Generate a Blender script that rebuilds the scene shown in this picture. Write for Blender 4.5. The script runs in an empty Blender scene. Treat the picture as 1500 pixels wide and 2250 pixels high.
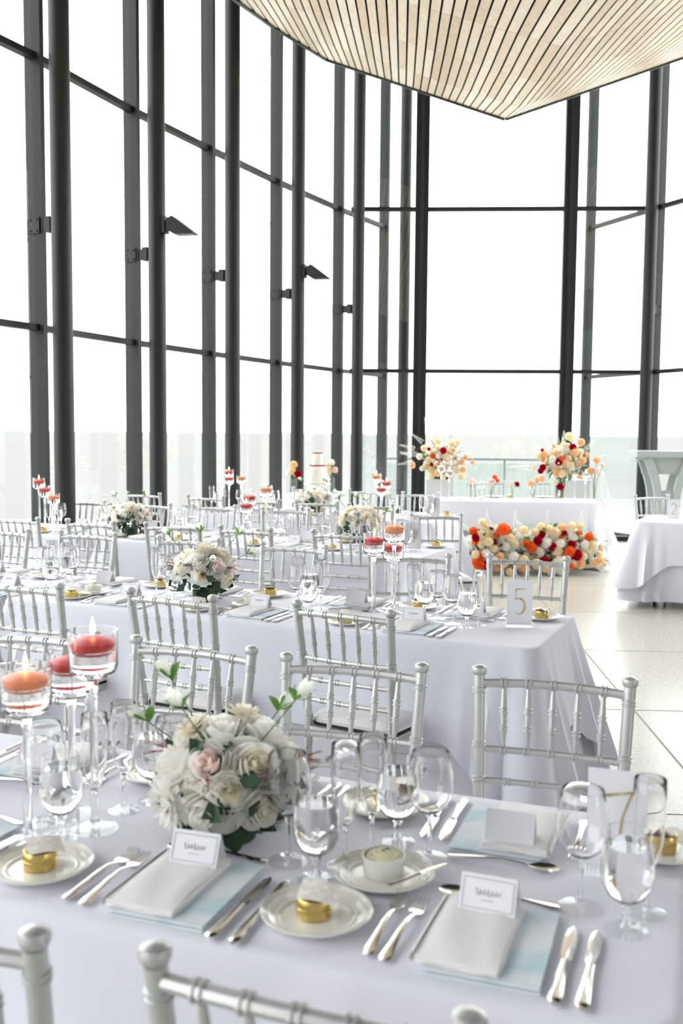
import bpy, math, random
from mathutils import Vector, Matrix, noise

S = bpy.context.scene
COL = S.collection
PI = math.pi
def R(d): return math.radians(d)

# ------------------------------------------------------------------ camera
PITCH, ROLL = R(4.62), R(0.48)
cd = bpy.data.cameras.new('camera')
cam = bpy.data.objects.new('camera', cd); COL.objects.link(cam)
fwd = Vector((0, math.cos(PITCH), -math.sin(PITCH)))
r0 = Vector((1, 0, 0)); u0 = r0.cross(fwd)
rt = math.cos(ROLL)*r0 + math.sin(ROLL)*u0
up = math.cos(ROLL)*u0 - math.sin(ROLL)*r0
m = Matrix((rt, up, -fwd)).transposed().to_4x4(); m.translation = (0, 0, 1.53)
cam.matrix_world = m
cd.sensor_fit = 'HORIZONTAL'; cd.sensor_width = 24.0; cd.lens = 24.0*2190/1500
cd.clip_start = .05; cd.clip_end = 6000
cd.dof.use_dof = True; cd.dof.focus_distance = 3.9; cd.dof.aperture_fstop = 4.2
S.camera = cam

# ------------------------------------------------------------------ world, exposure
SKY = 5.35
W = bpy.data.worlds.new('world'); S.world = W; W.use_nodes = True
nt = W.node_tree; nt.nodes.clear()
out = nt.nodes.new('ShaderNodeOutputWorld'); bg = nt.nodes.new('ShaderNodeBackground')
bg.inputs[0].default_value = (.985, .992, 1.0, 1); bg.inputs[1].default_value = SKY
nt.links.new(bg.outputs[0], out.inputs[0])
S.view_settings.view_transform = 'Standard'; S.view_settings.look = 'None'
S.view_settings.gamma = 1; S.view_settings.use_curve_mapping = False
S.view_settings.exposure = 0.0
S.cycles.use_denoising = True
S.cycles.max_bounces = 12; S.cycles.transmission_bounces = 12; S.cycles.transparent_max_bounces = 24
S.cycles.glossy_bounces = 4; S.cycles.diffuse_bounces = 5
S.cycles.sample_clamp_indirect = 45.0; S.cycles.caustics_refractive = True; S.cycles.caustics_reflective = True; S.cycles.blur_glossy = 0.5

# ------------------------------------------------------------------ materials
MATS = {}
def mat(name, col=(.8, .8, .8), rough=.5, metal=0., spec=.5, emit=None, es=0., trans=0., ior=1.45, sheen=0., bump=None, vary=None, alpha=1., sss=0., coat=0.):
    m = bpy.data.materials.new(name); m.use_nodes = True
    n = m.node_tree; b = n.nodes['Principled BSDF']
    b.inputs['Base Color'].default_value = (*col, 1)
    b.inputs['Roughness'].default_value = rough
    b.inputs['Metallic'].default_value = metal
    b.inputs['Specular IOR Level'].default_value = spec
    b.inputs['IOR'].default_value = ior
    b.inputs['Transmission Weight'].default_value = trans
    b.inputs['Sheen Weight'].default_value = sheen
    b.inputs['Coat Weight'].default_value = coat
    if sss:
        b.inputs['Subsurface Weight'].default_value = sss
        b.inputs['Subsurface Scale'].default_value = .02
    if emit:
        b.inputs['Emission Color'].default_value = (*emit, 1); b.inputs['Emission Strength'].default_value = es
    if vary or bump:
        tc = n.nodes.new('ShaderNodeTexCoord')
    if vary:                                   # (scale, other colour, lo, hi, stretch)
        sc, c2, lo, hi = vary[:4]
        mp = n.nodes.new('ShaderNodeMapping'); mp.inputs['Scale'].default_value = vary[4] if len(vary) > 4 else (1, 1, 1)
        nz = n.nodes.new('ShaderNodeTexNoise'); nz.inputs['Scale'].default_value = sc; nz.inputs['Detail'].default_value = 4
        rp = n.nodes.new('ShaderNodeValToRGB')
        rp.color_ramp.elements[0].position = lo; rp.color_ramp.elements[0].color = (*col, 1)
        rp.color_ramp.elements[1].position = hi; rp.color_ramp.elements[1].color = (*c2, 1)
        n.links.new(tc.outputs['Object'], mp.inputs[0]); n.links.new(mp.outputs[0], nz.inputs[0])
        n.links.new(nz.outputs[0], rp.inputs[0]); n.links.new(rp.outputs[0], b.inputs['Base Color'])
    if bump:
        nz = n.nodes.new('ShaderNodeTexNoise'); nz.inputs['Scale'].default_value = bump[0]
        bp = n.nodes.new('ShaderNodeBump'); bp.inputs['Strength'].default_value = bump[1]; bp.inputs['Distance'].default_value = bump[2]
        n.links.new(tc.outputs['Object'], nz.inputs[0]); n.links.new(nz.outputs[0], bp.inputs['Height'])
        n.links.new(bp.outputs[0], b.inputs['Normal'])
    MATS[name] = m
    return m
M = MATS
mat('cloth', (.775, .78, .86), .85, spec=.15, sheen=.2, bump=(9, .35, .006))
mat('napkin', (.90, .88, .885), .9, spec=.1, bump=(30, .4, .003))
mat('silver_paint', (.52, .53, .515), .38, metal=.5, spec=.5, bump=(160, .1, .001))
mat('cushion', (.80, .79, .80), .8, spec=.2, bump=(60, .2, .002))
mat('black_trim', (.012, .012, .014), .6)
mat('black_steel', (.024, .027, .027), .45, spec=.28)
mat('column_steel', (.017, .018, .018), .42, spec=.42)
mat('glass', (1, 1, 1), 0.0, trans=1., ior=1.45)
mat('water', (1, 1, 1), 0.0, trans=1., ior=1.33)
mat('ivory_china', (.84, .82, .76), .18, spec=.5, coat=.3)
mat('white_china', (.83, .82, .78), .2, spec=.5)
mat('gold_tin', (.62, .46, .16), .30, metal=.9)
mat('gold_foil', (.62, .46, .20), .28, metal=.85, vary=(60, (.85, .72, .42), .4, .65))
mat('tin_top', (.16, .12, .09), .25, metal=.8)
mat('paper', (.84, .84, .88), .8, spec=.2)
mat('blush_paper', (.84, .76, .72), .8, spec=.2, vary=(70, (.93, .92, .88), .45, .6))
mat('ink', (.25, .26, .34), .8)
mat('menu', (.80, .84, .88), .7, spec=.2, vary=(9, (.36, .62, .74), .50, .72))
mat('cutlery', (.78, .76, .74), .12, metal=1.)
mat('butter', (.86, .80, .56), .6, bump=(90, .5, .003))
mat('herb', (.08, .16, .03), .7)
mat('red_wax', (.66, .003, .012), .4, emit=(.9, .02, .03), es=.05)
mat('orange_wax', (.92, .26, .10), .4, emit=(1., .35, .12), es=.12)
mat('white_wax', (.90, .88, .84), .4, sss=.2)
mat('flame', (1, .7, .4), .5, emit=(1., .62, .25), es=14)
mat('wick', (.02, .02, .02), .9)
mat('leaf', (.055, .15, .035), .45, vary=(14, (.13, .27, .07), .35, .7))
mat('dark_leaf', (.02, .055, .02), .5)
mat('bright_leaf', (.18, .36, .07), .5)
mat('stem', (.09, .15, .04), .6)
mat('cake_icing', (.90, .87, .78), .55, bump=(26, .6, .01))
mat('cake_red', (.30, .02, .02), .6)
mat('plinth', (.62, .63, .62), .6)
mat('console', (.40, .44, .42), .45, bump=(40, .05, .002))
mat('fascia', (.05, .065, .062), .4, spec=.5)
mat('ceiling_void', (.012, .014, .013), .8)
mat('clip', (.12, .13, .13), .4, metal=.6)
mat('white_wall', (.82, .82, .82), .8)
mat('back_wall', (.52, .53, .56), .8)
mat('deck', (.24, .29, .28), .7)
mat('promenade', (.24, .235, .21), .9)
mat('far_white', (.80, .82, .80), .8)
mat('brass', (.22, .18, .10), .5, metal=.3)
mat('red_ink', (.75, .12, .16), .7)
mat('rail_steel', (.20, .25, .25), .4)
def petal_mat(name, col, tr=.5, vary=None):
    m = bpy.data.materials.new(name); m.use_nodes = True; n = m.node_tree; n.nodes.clear(); L = n.links.new
    o = n.nodes.new('ShaderNodeOutputMaterial'); mx = n.nodes.new('ShaderNodeMixShader'); mx.inputs[0].default_value = tr
    d = n.nodes.new('ShaderNodeBsdfDiffuse'); d.inputs[0].default_value = (*col, 1)
    t = n.nodes.new('ShaderNodeBsdfTranslucent'); t.inputs[0].default_value = (*col, 1)
    L(d.outputs[0], mx.inputs[1]); L(t.outputs[0], mx.inputs[2]); L(mx.outputs[0], o.inputs[0]); M[name] = m
for nm_, c_ in (('rose_white', (.995, .985, .95)), ('rose_cream', (.995, .95, .84)), ('rose_blush', (.995, .885, .85)), ('petal_heart', (.95, .82, .50)),
                ('bloom_peach', (.98, .74, .47)), ('bloom_pale', (.98, .88, .66)), ('bloom_orange', (.97, .22, .05)), ('bloom_red', (.50, .008, .03)),
                ('bloom_white', (.97, .95, .90)), ('bloom_pink', (.97, .84, .80)), ('sprig_white', (.96, .97, .92))): petal_mat(nm_, c_)
# birch slats, the grain runs along the board
def wood():
    m = mat('birch', (.60, .46, .31), .45, spec=.4); n = m.node_tree; b = n.nodes['Principled BSDF']
    tc = n.nodes.new('ShaderNodeTexCoord'); oi = n.nodes.new('ShaderNodeObjectInfo')
    mp = n.nodes.new('ShaderNodeMapping'); mp.inputs['Scale'].default_value = (26, .9, 26); mp.inputs['Rotation'].default_value = (0, 0, R(3.3))
    nz = n.nodes.new('ShaderNodeTexNoise'); nz.inputs['Scale'].default_value = 1.4; nz.inputs['Detail'].default_value = 5
    rp = n.nodes.new('ShaderNodeValToRGB')
    rp.color_ramp.elements[0].position = .3; rp.color_ramp.elements[0].color = (.76, .59, .42, 1)
    rp.color_ramp.elements[1].position = .7; rp.color_ramp.elements[1].color = (.86, .72, .54, 1)
    hs = n.nodes.new('ShaderNodeHueSaturation')
    mr = n.nodes.new('ShaderNodeMapRange'); mr.inputs['To Min'].default_value = .90; mr.inputs['To Max'].default_value = 1.12
    mr2 = n.nodes.new('ShaderNodeMapRange'); mr2.inputs['To Min'].default_value = 1.15; mr2.inputs['To Max'].default_value = .72
    L = n.links.new
    L(tc.outputs['Object'], mp.inputs[0]); L(mp.outputs[0], nz.inputs[0]); L(nz.outputs[0], rp.inputs[0])
    L(oi.outputs['Random'], mr.inputs['Value']); L(oi.outputs['Random'], mr2.inputs['Value'])
    L(rp.outputs[0], hs.inputs['Color']); L(mr.outputs[0], hs.inputs['Value']); L(mr2.outputs[0], hs.inputs['Saturation'])
    L(hs.outputs[0], b.inputs['Base Color'])
wood()
def terrazzo():
    m = mat('terrazzo', (.66, .64, .57), .22, spec=.5); n = m.node_tree; b = n.nodes['Principled BSDF']; L = n.links.new
    tc = n.nodes.new('ShaderNodeTexCoord')
    v = n.nodes.new('ShaderNodeTexVoronoi'); v.inputs['Scale'].default_value = 95
    rp = n.nodes.new('ShaderNodeValToRGB'); e = rp.color_ramp.elements
    e[0].position = .0; e[0].color = (.12, .11, .09, 1); e[1].position = .16; e[1].color = (.62, .605, .545, 1)
    wn = n.nodes.new('ShaderNodeTexNoise'); wn.inputs['Scale'].default_value = 60; wn.inputs['Detail'].default_value = 3
    r2 = n.nodes.new('ShaderNodeValToRGB'); r2.color_ramp.elements[0].position = .42; r2.color_ramp.elements[0].color = (.51, .49, .43, 1)
    r2.color_ramp.elements[1].position = .56; r2.color_ramp.elements[1].color = (.63, .615, .555, 1)
    mx = n.nodes.new('ShaderNodeMix'); mx.data_type = 'RGBA'; mx.blend_type = 'DARKEN'; mx.inputs[0].default_value = .75
    L(tc.outputs['Object'], v.inputs[0]); L(tc.outputs['Object'], wn.inputs[0]); L(v.outputs['Distance'], rp.inputs[0]); L(wn.outputs[0], r2.inputs[0])
    L(r2.outputs[0], mx.inputs[6]); L(rp.outputs[0], mx.inputs[7]); L(mx.outputs[2], b.inputs['Base Color'])
terrazzo()
def pane_glass(name, tint, refl):
    m = bpy.data.materials.new(name); m.use_nodes = True; n = m.node_tree; n.nodes.clear(); L = n.links.new
    o = n.nodes.new('ShaderNodeOutputMaterial'); mx = n.nodes.new('ShaderNodeMixShader')
    t = n.nodes.new('ShaderNodeBsdfTransparent'); t.inputs[0].default_value = (*tint, 1)
    g = n.nodes.new('ShaderNodeBsdfGlossy'); g.inputs['Roughness'].default_value = 0.0
    lw = n.nodes.new('ShaderNodeLayerWeight'); lw.inputs[0].default_value = .5        # Schlick: f0 + (1-f0) * facing^5
    pw = n.nodes.new('ShaderNodeMath'); pw.operation = 'POWER'; pw.inputs[1].default_value = 5
    mu = n.nodes.new('ShaderNodeMath'); mu.operation = 'MULTIPLY_ADD'; mu.inputs[1].default_value = .8; mu.inputs[2].default_value = .04*refl
    L(lw.outputs['Facing'], pw.inputs[0]); L(pw.outputs[0], mu.inputs[0]); L(mu.outputs[0], mx.inputs[0]); L(t.outputs[0], mx.inputs[1]); L(g.outputs[0], mx.inputs[2]); L(mx.outputs[0], o.inputs[0])
    M[name] = m
pane_glass('pane', (.955, .972, .966), 1.2)
pane_glass('rail_glass', (.90, .95, .93), 1.0)
pane_glass('thin_glass', (.985, .99, .987), 1.3)
def sea():
    m = mat('sea_water', (.180, .180, .171), .8, spec=.03); n = m.node_tree; b = n.nodes['Principled BSDF']; L = n.links.new
    tc = n.nodes.new('ShaderNodeTexCoord'); mp = n.nodes.new('ShaderNodeMapping'); mp.inputs['Scale'].default_value = (.10, .45, 1)
    nz = n.nodes.new('ShaderNodeTexNoise'); nz.inputs['Scale'].default_value = 1.; nz.inputs['Detail'].default_value = 7; nz.inputs['Roughness'].default_value = .6
    bp = n.nodes.new('ShaderNodeBump'); bp.inputs['Strength'].default_value = .6; bp.inputs['Distance'].default_value = .8
    L(tc.outputs['Object'], mp.inputs[0]); L(mp.outputs[0], nz.inputs[0]); L(nz.outputs[0], bp.inputs['Height']); L(bp.outputs[0], b.inputs['Normal'])
sea()

# ------------------------------------------------------------------ mesh helpers
class MB:
    def __init__(s): s.v = []; s.f = []; s.mi = []
    def add(s, v, f, k=0):
        o = len(s.v); s.v += [tuple(p) for p in v]; s.f += [tuple(i+o for i in q) for q in f]; s.mi += [k]*len(f)
    def box(s, c, d, rz=0, k=0):
        x, y, z = d[0]/2, d[1]/2, d[2]/2; ca, sa = math.cos(rz), math.sin(rz)
        v = [(c[0]+a*x*ca-b*y*sa, c[1]+a*x*sa+b*y*ca, c[2]+e*z) for a, b, e in ((-1,-1,-1),(1,-1,-1),(1,1,-1),(-1,1,-1),(-1,-1,1),(1,-1,1),(1,1,1),(-1,1,1))]
        s.add(v, [(0,3,2,1),(4,5,6,7),(0,1,5,4),(1,2,6,5),(2,3,7,6),(3,0,4,7)], k)
    def lathe(s, prof, n=16, c=(0,0,0), k=0, rad=None):
        v = []; f = []
        for r, z in prof:
            for i in range(n):
                t = 2*PI*i/n; rr = r*(rad(t) if rad else 1)
                v.append((c[0]+rr*math.cos(t), c[1]+rr*math.sin(t), c[2]+z))
        for j in range(len(prof)-1):
            for i in range(n): f.append((j*n+i, j*n+(i+1) % n, (j+1)*n+(i+1) % n, (j+1)*n+i))
        if prof[0][0] > 1e-5 and prof[0][0] < 90: f.append(tuple(range(n-1, -1, -1))) if not getattr(s, 'open', False) else None
        if prof[-1][0] > 1e-5 and not getattr(s, 'open', False): f.append(tuple((len(prof)-1)*n+i for i in range(n)))
        s.add(v, f, k)
    def sweep(s, pts, rad, n=8, k=0):          # round bar through pts, rad = list or number
        P_ = [Vector(p) for p in pts]; v = []; f = []; L = len(P_)
        rs = rad if isinstance(rad, (list, tuple)) else [rad]*L
        t = (P_[1]-P_[0]).normalized(); a = t.orthogonal().normalized()
        for i in range(L):
            t = (P_[min(i+1, L-1)]-P_[max(i-1, 0)]).normalized()
            a = (a - t*a.dot(t)).normalized(); b = t.cross(a)
            for j in range(n):
                q = 2*PI*j/n; v.append(P_[i]+(a*math.cos(q)+b*math.sin(q))*rs[i])
        for i in range(L-1):
            for j in range(n): f.append((i*n+j, i*n+(j+1) % n, (i+1)*n+(j+1) % n, (i+1)*n+j))
        f.append(tuple(range(n-1, -1, -1))); f.append(tuple((L-1)*n+j for j in range(n)))
        s.add(v, f, k)
    def prism(s, poly, z0, z1, k=0):
        n = len(poly); v = [(x, y, z0) for x, y in poly]+[(x, y, z1) for x, y in poly]
        s.add(v, [tuple(range(n-1, -1, -1)), tuple(range(n, 2*n))]+[(i, (i+1) % n, n+(i+1) % n, n+i) for i in range(n)], k)
    def grid(s, fn, nu, nv, k=0):
        v = [fn(i/nu, j/nv) for j in range(nv+1) for i in range(nu+1)]
        f = [(j*(nu+1)+i, j*(nu+1)+i+1, (j+1)*(nu+1)+i+1, (j+1)*(nu+1)+i) for j in range(nv) for i in range(nu)]
        s.add(v, f, k)
    def mesh(s, name, mats, smooth=True):
        me = bpy.data.meshes.new(name); me.from_pydata(s.v, [], s.f)
        for q in (mats if isinstance(mats, (list, tuple)) else [mats]): me.materials.append(M[q])
        me.polygons.foreach_set('material_index', s.mi)
        me.polygons.foreach_set('use_smooth', [smooth]*len(s.f)); me.update()
        if smooth: me.set_sharp_from_angle(angle=R(42))
        return me
def bar(p, q, w, d, up_=(0, 0, 1)):            # rectangular bar from p to q: w across, d along up_
    p, q = Vector(p), Vector(q); t = (q-p).normalized(); s_ = t.cross(Vector(up_)).normalized(); u_ = s_.cross(t)
    v = [e+s_*a*w/2+u_*b*d/2 for e in (p, q) for a, b in ((-1,-1),(1,-1),(1,1),(-1,1))]
    return v, [(0,1,2,3),(7,6,5,4),(0,4,5,1),(1,5,6,2),(2,6,7,3),(3,7,4,0)]
def sharp(me, ang=40):
    try: me.set_sharp_from_angle(angle=R(ang))
    except Exception: pass
    return me
def obj(name, me, parent=None, loc=None, rot=None, scale=None):
    o = bpy.data.objects.new(name, me); COL.objects.link(o)
    if parent: o.parent = parent
    if loc is not None: o.location = loc
    if rot is not None: o.rotation_euler = rot
    if scale is not None: o.scale = (scale,)*3 if isinstance(scale, (int, float)) else scale
    return o
def tag(o, label, cat, group=None):
    o['label'] = label; o['category'] = cat
    if group: o['group'] = group
    return o
def thing(name, label, cat, loc=(0, 0, 0), rz=0, group=None, rot=None):
    o = obj(name, None, None, loc, rot or (0, 0, rz)); o.empty_display_size = .05
    return tag(o, label, cat, group)
def struct(name, me=None, parent=None):
    o = obj(name, me, parent)
    if not parent: o['kind'] = 'structure'
    return o
TPL = {}
def assemble(name, parts, label, cat, loc, rz=0, group=None, rot=None, scale=None):
    """parts: list of (name, mesh, loc, rot, scale, subparts). One Empty and its children, sharing mesh data."""
    r = thing(name, label, cat, loc, rz, group, rot)
    if scale: r.scale = (scale,)*3
    for p in parts:
        c = obj(p[0], p[1], r, p[2] if len(p) > 2 else None, p[3] if len(p) > 3 else None, p[4] if len(p) > 4 else None)
        for q in (p[5] if len(p) > 5 else ()):
            obj(q[0], q[1], c, q[2] if len(q) > 2 else None, q[3] if len(q) > 3 else None)
    return r
ORD = ['first', 'second', 'third', 'fourth', 'fifth', 'sixth', 'seventh', 'eighth', 'ninth']

# directions of the room: the tables' long axis runs left-away (AX), across them BX; the floor grid GX (forward) and HX (right)
TA = R(24)
AX = Vector((-math.cos(TA), math.sin(TA), 0)); BX = Vector((math.sin(TA), math.cos(TA), 0))
GA = R(3.3)
GX = Vector((math.sin(GA), math.cos(GA), 0)); HX = Vector((math.cos(GA), -math.sin(GA), 0))
def ab(s, t, z=0): return AX*s + BX*t + Vector((0, 0, z))
def gh(g, h, z=0): return GX*g + HX*h + Vector((0, 0, z))

# ------------------------------------------------------------------ floor
b = MB(); b.prism([(-9, -7), (11, -7), (11, 14.6), (-9, 14.6)], -.3, -.006)
floor = struct('floor', b.mesh('floor', 'brass', False))
TS = 1.535
b = MB(); e = TS/2-.0035; z = -.006
b.add([(-e,-e,z),(e,-e,z),(e,e,z),(-e,e,z),(-e+.003,-e+.003,0),(e-.003,-e+.003,0),(e-.003,e-.003,0),(-e+.003,e-.003,0)],
      [(4,5,6,7),(0,1,5,4),(1,2,6,5),(2,3,7,6),(3,0,4,7)])
tile = b.mesh('tile', 'terrazzo', False)
for i in range(-5, 6):
    for j in range(-7, 6):
        c = gh(5.52+TS*(j+.5), 1.32+TS*(i+.5))
        if abs(c.x-1) < 9 and -6.5 < c.y < 13.9:
            obj('tile', tile, floor, c, (0, 0, -GA))

# ------------------------------------------------------------------ curtain walls
# mullion feet along the left wall, from the back of the room to the prow
LW = [(-8.35, -4.0), (-7.7, -2.6), (-7.05, -1.15), (-6.4, .3), (-5.75, 1.75), (-5.1, 3.2), (-4.5, 4.6), (-3.87, 6.0), (-3.26, 7.36),
      (-2.63, 8.70), (-2.10, 10.10), (-1.52, 11.42), (-.855, 12.86), (-.075, 14.38)]
RW = [(4.375, 14.12), (4.98, 12.75), (5.6, 11.35), (6.2, 9.95), (6.8, 8.55), (7.4, 7.15), (8.0, 5.75), (8.6, 4.35), (9.2, 2.95), (9.8, 1.55), (10.4, .15), (11.0, -1.25), (11.6, -2.65), (12.2, -4.0)]
TOPZ, Z1, Z2 = 8.2, 2.40, 4.665
def pane_mesh(p, q, z0, z1):
    b = MB(); v, f = bar(Vector((p[0], p[1], (z0+z1)/2)), Vector((q[0], q[1], (z0+z1)/2)), .012, z1-z0); b.add(v, f)
    return b.mesh('pane', 'pane', False)
wn = [0]
def bay(p, q, mull_p=True, mull_q=False, depth=.16, width=.055, z0=.06):
    wn[0] += 1
    w = struct('window_%d' % wn[0])
    p, q = Vector((*p, 0)), Vector((*q, 0)); d = (q-p).normalized(); nrm = Vector((-d.y, d.x, 0))
    for k, on in ((p, mull_p), (q, mull_q)):
        if on:
            b = MB(); b.box((k.x, k.y, TOPZ/2), (width, depth, TOPZ), math.atan2(d.y, d.x))
            if width > .1: b.box((k.x-nrm.x*.02, k.y-nrm.y*.02, TOPZ/2), (width*.28, depth+.03, TOPZ), math.atan2(d.y, d.x))
            obj('mullion', b.mesh('mullion', 'black_steel', False), w)
    for zz in (Z1, Z2, TOPZ-.04, .03):
        b = MB(); v, f = bar(p+Vector((0, 0, zz)), q+Vector((0, 0, zz)), .075, .055 if zz > .1 else .075); b.add(v, f)
        obj('transom', b.mesh('transom', 'black_steel', False), w)
    for a_, c_ in ((z0, Z1-.027), (Z1+.027, Z2-.027), (Z2+.027, TOPZ-.06)):
        obj('pane', pane_mesh(p+d*.024, q-d*.024, a_, c_), w)
    return w
for i in range(len(LW)-1): bay(LW[i], LW[i+1], True, i == len(LW)-2)
for i in range(5): bay(RW[i], RW[i+1], True, False)
b = MB(); b.prism([RW[5], RW[-1], (RW[-1][0]+.25, RW[-1][1]), (RW[5][0]+.25, RW[5][1])][::-1], 0, TOPZ); struct('wall_right', b.mesh('wall', 'back_wall', False))
# the glass screen across the prow
F0, F1, F2, F3 = (.10, 14.40), (1.10, 14.38), (3.17, 14.26), (4.25, 14.20)
bay(F0, F1, False, False); bay(F1, F2, True, True, .12, .19); bay(F2, F3, False, False)
# prow walls carry on outside behind the screen
L2, R2 = (.62, 15.62), (3.78, 15.58)
bay(LW[-1], L2, False, True); bay(RW[0], R2, False, True)

def column(x, y, label, brx=None, bz=3.26):
    r = thing('round_column', label, 'column', (x, y, 0), 0, 'round steel columns along the glass')
    b = MB(); b.lathe([(.086, .0), (.086, TOPZ-.05)], 28); obj('shaft', b.mesh('shaft', 'column_steel'), r).data
    b = MB(); b.lathe([(.12, 0), (.12, .012), (.10, .016)], 24); obj('base_plate', b.mesh('base_plate', 'black_steel'), r)
    if brx:
        d = Vector((brx[0]-x, brx[1]-y, 0)); n_ = d.normalized(); s_ = Vector((-n_.y, n_.x, 0))
        b = MB(); v, f = bar(n_*.08+Vector((0, 0, bz)), n_*(d.length-.05)+Vector((0, 0, bz)), .03, .10); b.add(v, f)
        v, f = bar(n_*.10+Vector((0, 0, bz)), n_*(.16)+Vector((0, 0, bz)), .07, .13); b.add(v, f)
        br = obj('bracket', b.mesh('bracket', 'black_steel', False), r)
        mx, my = d.x, d.y
        wall = WD; pl = MB(); c = Vector((mx, my, bz))-wall*.034
        v, f = bar(c-Vector((wall.y, -wall.x, 0))*.06, c+Vector((wall.y, -wall.x, 0))*.06, .01, .14); pl.add(v, f)
        obj('fixing_plate', pl.mesh('fixing_plate', 'black_steel', False), br)
        for u_ in (-.035, .035):
            for h in (-.045, .045):
                bb = MB(); q = c-wall*.006+Vector((wall.y, -wall.x, 0))*u_+Vector((0, 0, h)); bb.sweep([q, q-wall*.008], .011, 6); obj('bolt', bb.mesh('bolt', 'black_steel'), br)
    return r
WD = Vector((math.sin(R(24)), math.cos(R(24)), 0)); WN = Vector((WD.y, -WD.x, 0))
cl = []
for i in range(7, 14):
    x, y = LW[i]; c = Vector((x-{9: .035, 10: .018}.get(i, 0), y, 0))+WN*.31
    nm = {9: 'nearest and widest looking round black column', 10: 'round black column holding the nearer wedge shaped spotlight', 11: 'round black column between the two spotlight columns',
          12: 'round black column holding the farther wedge shaped spotlight', 13: 'round black column where the long glass wall meets the far screen'}.get(i, 'round black column beyond the nearest one, toward the back of the room')
    if i >= 9: cl.append(column(c.x, c.y, nm, LW[i]))
WD = Vector((-math.sin(R(23)), math.cos(R(23)), 0))
column(4.22, 13.98, 'round black column beside the grey console', RW[0])
column(.93, 15.42, 'round column outside behind the prow screen glass')

def spotlight(c, label):
    r = thing('wall_spotlight', label, 'spotlight', (c.x, c.y, 0), 0, 'wedge shaped spotlights on the columns')
    d = Vector((math.cos(R(-14)), math.sin(R(-14)), 0)); s_ = Vector((-d.y, d.x, 0)); z = 3.53
    b = MB(); q = d*.09+Vector((0, 0, z)); v, f = bar(q-s_*.06, q+s_*.06, .03, .16); b.add(v, f); obj('mount', b.mesh('mount', 'black_steel', False), r)
    b = MB(); v, f = bar(d*.08+Vector((0, 0, z)), d*.16+Vector((0, 0, z)), .04, .09); b.add(v, f); obj('arm', b.mesh('arm', 'black_steel', False), r)
    b = MB(); prof = [(.13, -.055), (.20, -.10), (.42, -.10), (.185, .075), (.13, .045)]
    v = [d*x+s_*w+Vector((0, 0, z+h)) for w in (-.075, .075) for x, h in prof]; n = len(prof)
    b.add(v, [tuple(range(n)), tuple(range(2*n-1, n-1, -1))]+[(i, n+i, n+(i+1) % n, (i+1) % n) for i in range(n)])
    obj('lamp_housing', b.mesh('lamp_housing', 'black_steel', False), r)
    b = MB(); v, f = bar(d*.21+Vector((0, 0, z-.104)), d*.40+Vector((0, 0, z-.104)), .12, .008); b.add(v, f); obj('lens', b.mesh('lens', 'pane', False), r)
spotlight(cl[1].location, 'larger looking wedge shaped black spotlight on the nearer spotlight column')
spotlight(cl[3].location, 'smaller looking wedge shaped black spotlight on the farther spotlight column')

# ------------------------------------------------------------------ roof and hull-shaped slatted ceiling
b = MB(); b.prism([(-9, -7), (13, -7), (11.5, -2.6), (4.4, 14.4), (3.7, 16), (2.15, 19.7), (.6, 16), (-.1, 14.5), (-8.5, -4)], TOPZ, TOPZ+.3)
struct('roof_slab_1', b.mesh('roof', 'white_wall', False))  # unseen roof slab over the hall, above the slatted ceiling
b = MB(); b.prism([(-9.3, -7), (12.6, -7), (12.6, -7.2), (-9.3, -7.2)], 0, TOPZ); struct('wall_back', b.mesh('wall', 'back_wall', False))

ceil = struct('ceiling')
KH = 1.195
NG = [1.05, 2.45, 3.80, 5.15, 6.55, 7.95, 9.30, 10.80, 12.20]
NZ = [3.20, 3.47, 3.73, 3.99, 4.233, 4.472, 4.663, 4.917, 5.228]
SL = [.27, .27, .27, .275, .28, .286, .306, .331, .334]
def surf(g, h):
    for i in range(len(NG)-1):
        if g <= NG[i+1] or i == len(NG)-2:
            f_ = (g-NG[i])/(NG[i+1]-NG[i]); z = NZ[i]+f_*(NZ[i+1]-NZ[i]); s_ = SL[i]+f_*(SL[i+1]-SL[i]); return z+s_*abs(h-KH)
# plan outline of the left and right edges (h limits as a function of g)
LE = [(1.0, -6.2), (8.08, -1.93), (9.3, -1.72), (10.8, -1.38), (12.2, -.93)]
RE = [(1.0, 8.6), (8.1, 5.6), (10.8, 4.35), (12.2, 3.75)]
def lim(tab, g):
    for (g0, h0), (g1, h1) in zip(tab, tab[1:]):
        if g <= g1 or (g1, h1) == tab[-1]: return h0+(h1-h0)*(g-g0)/(g1-g0)
def g_at(tab, h):                       # farthest g inside the edge at this h
    for (g0, h0), (g1, h1) in reversed(list(zip(tab, tab[1:]))):
        if min(h0, h1) <= h <= max(h0, h1): return g0+(g1-g0)*(h-h0)/(h1-h0)
    return NG[-1]
PT, GAP = .084, .0165
def slat_mesh(h0, h1, ga, gb):
    b = MB(); th = .010; v = []
    for g in (ga, gb):
        for h in (h0, h1): v.append(gh(g, h, surf(g, h)))
        for h in (h1, h0): v.append(gh(g, h, surf(g, h)+th))
    b.add(v, [(0,1,2,3),(7,6,5,4),(0,4,5,1),(1,5,6,2),(2,6,7,3),(3,7,4,0)])
    return b.mesh('slat', 'birch', False)
far_mb = MB()
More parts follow.
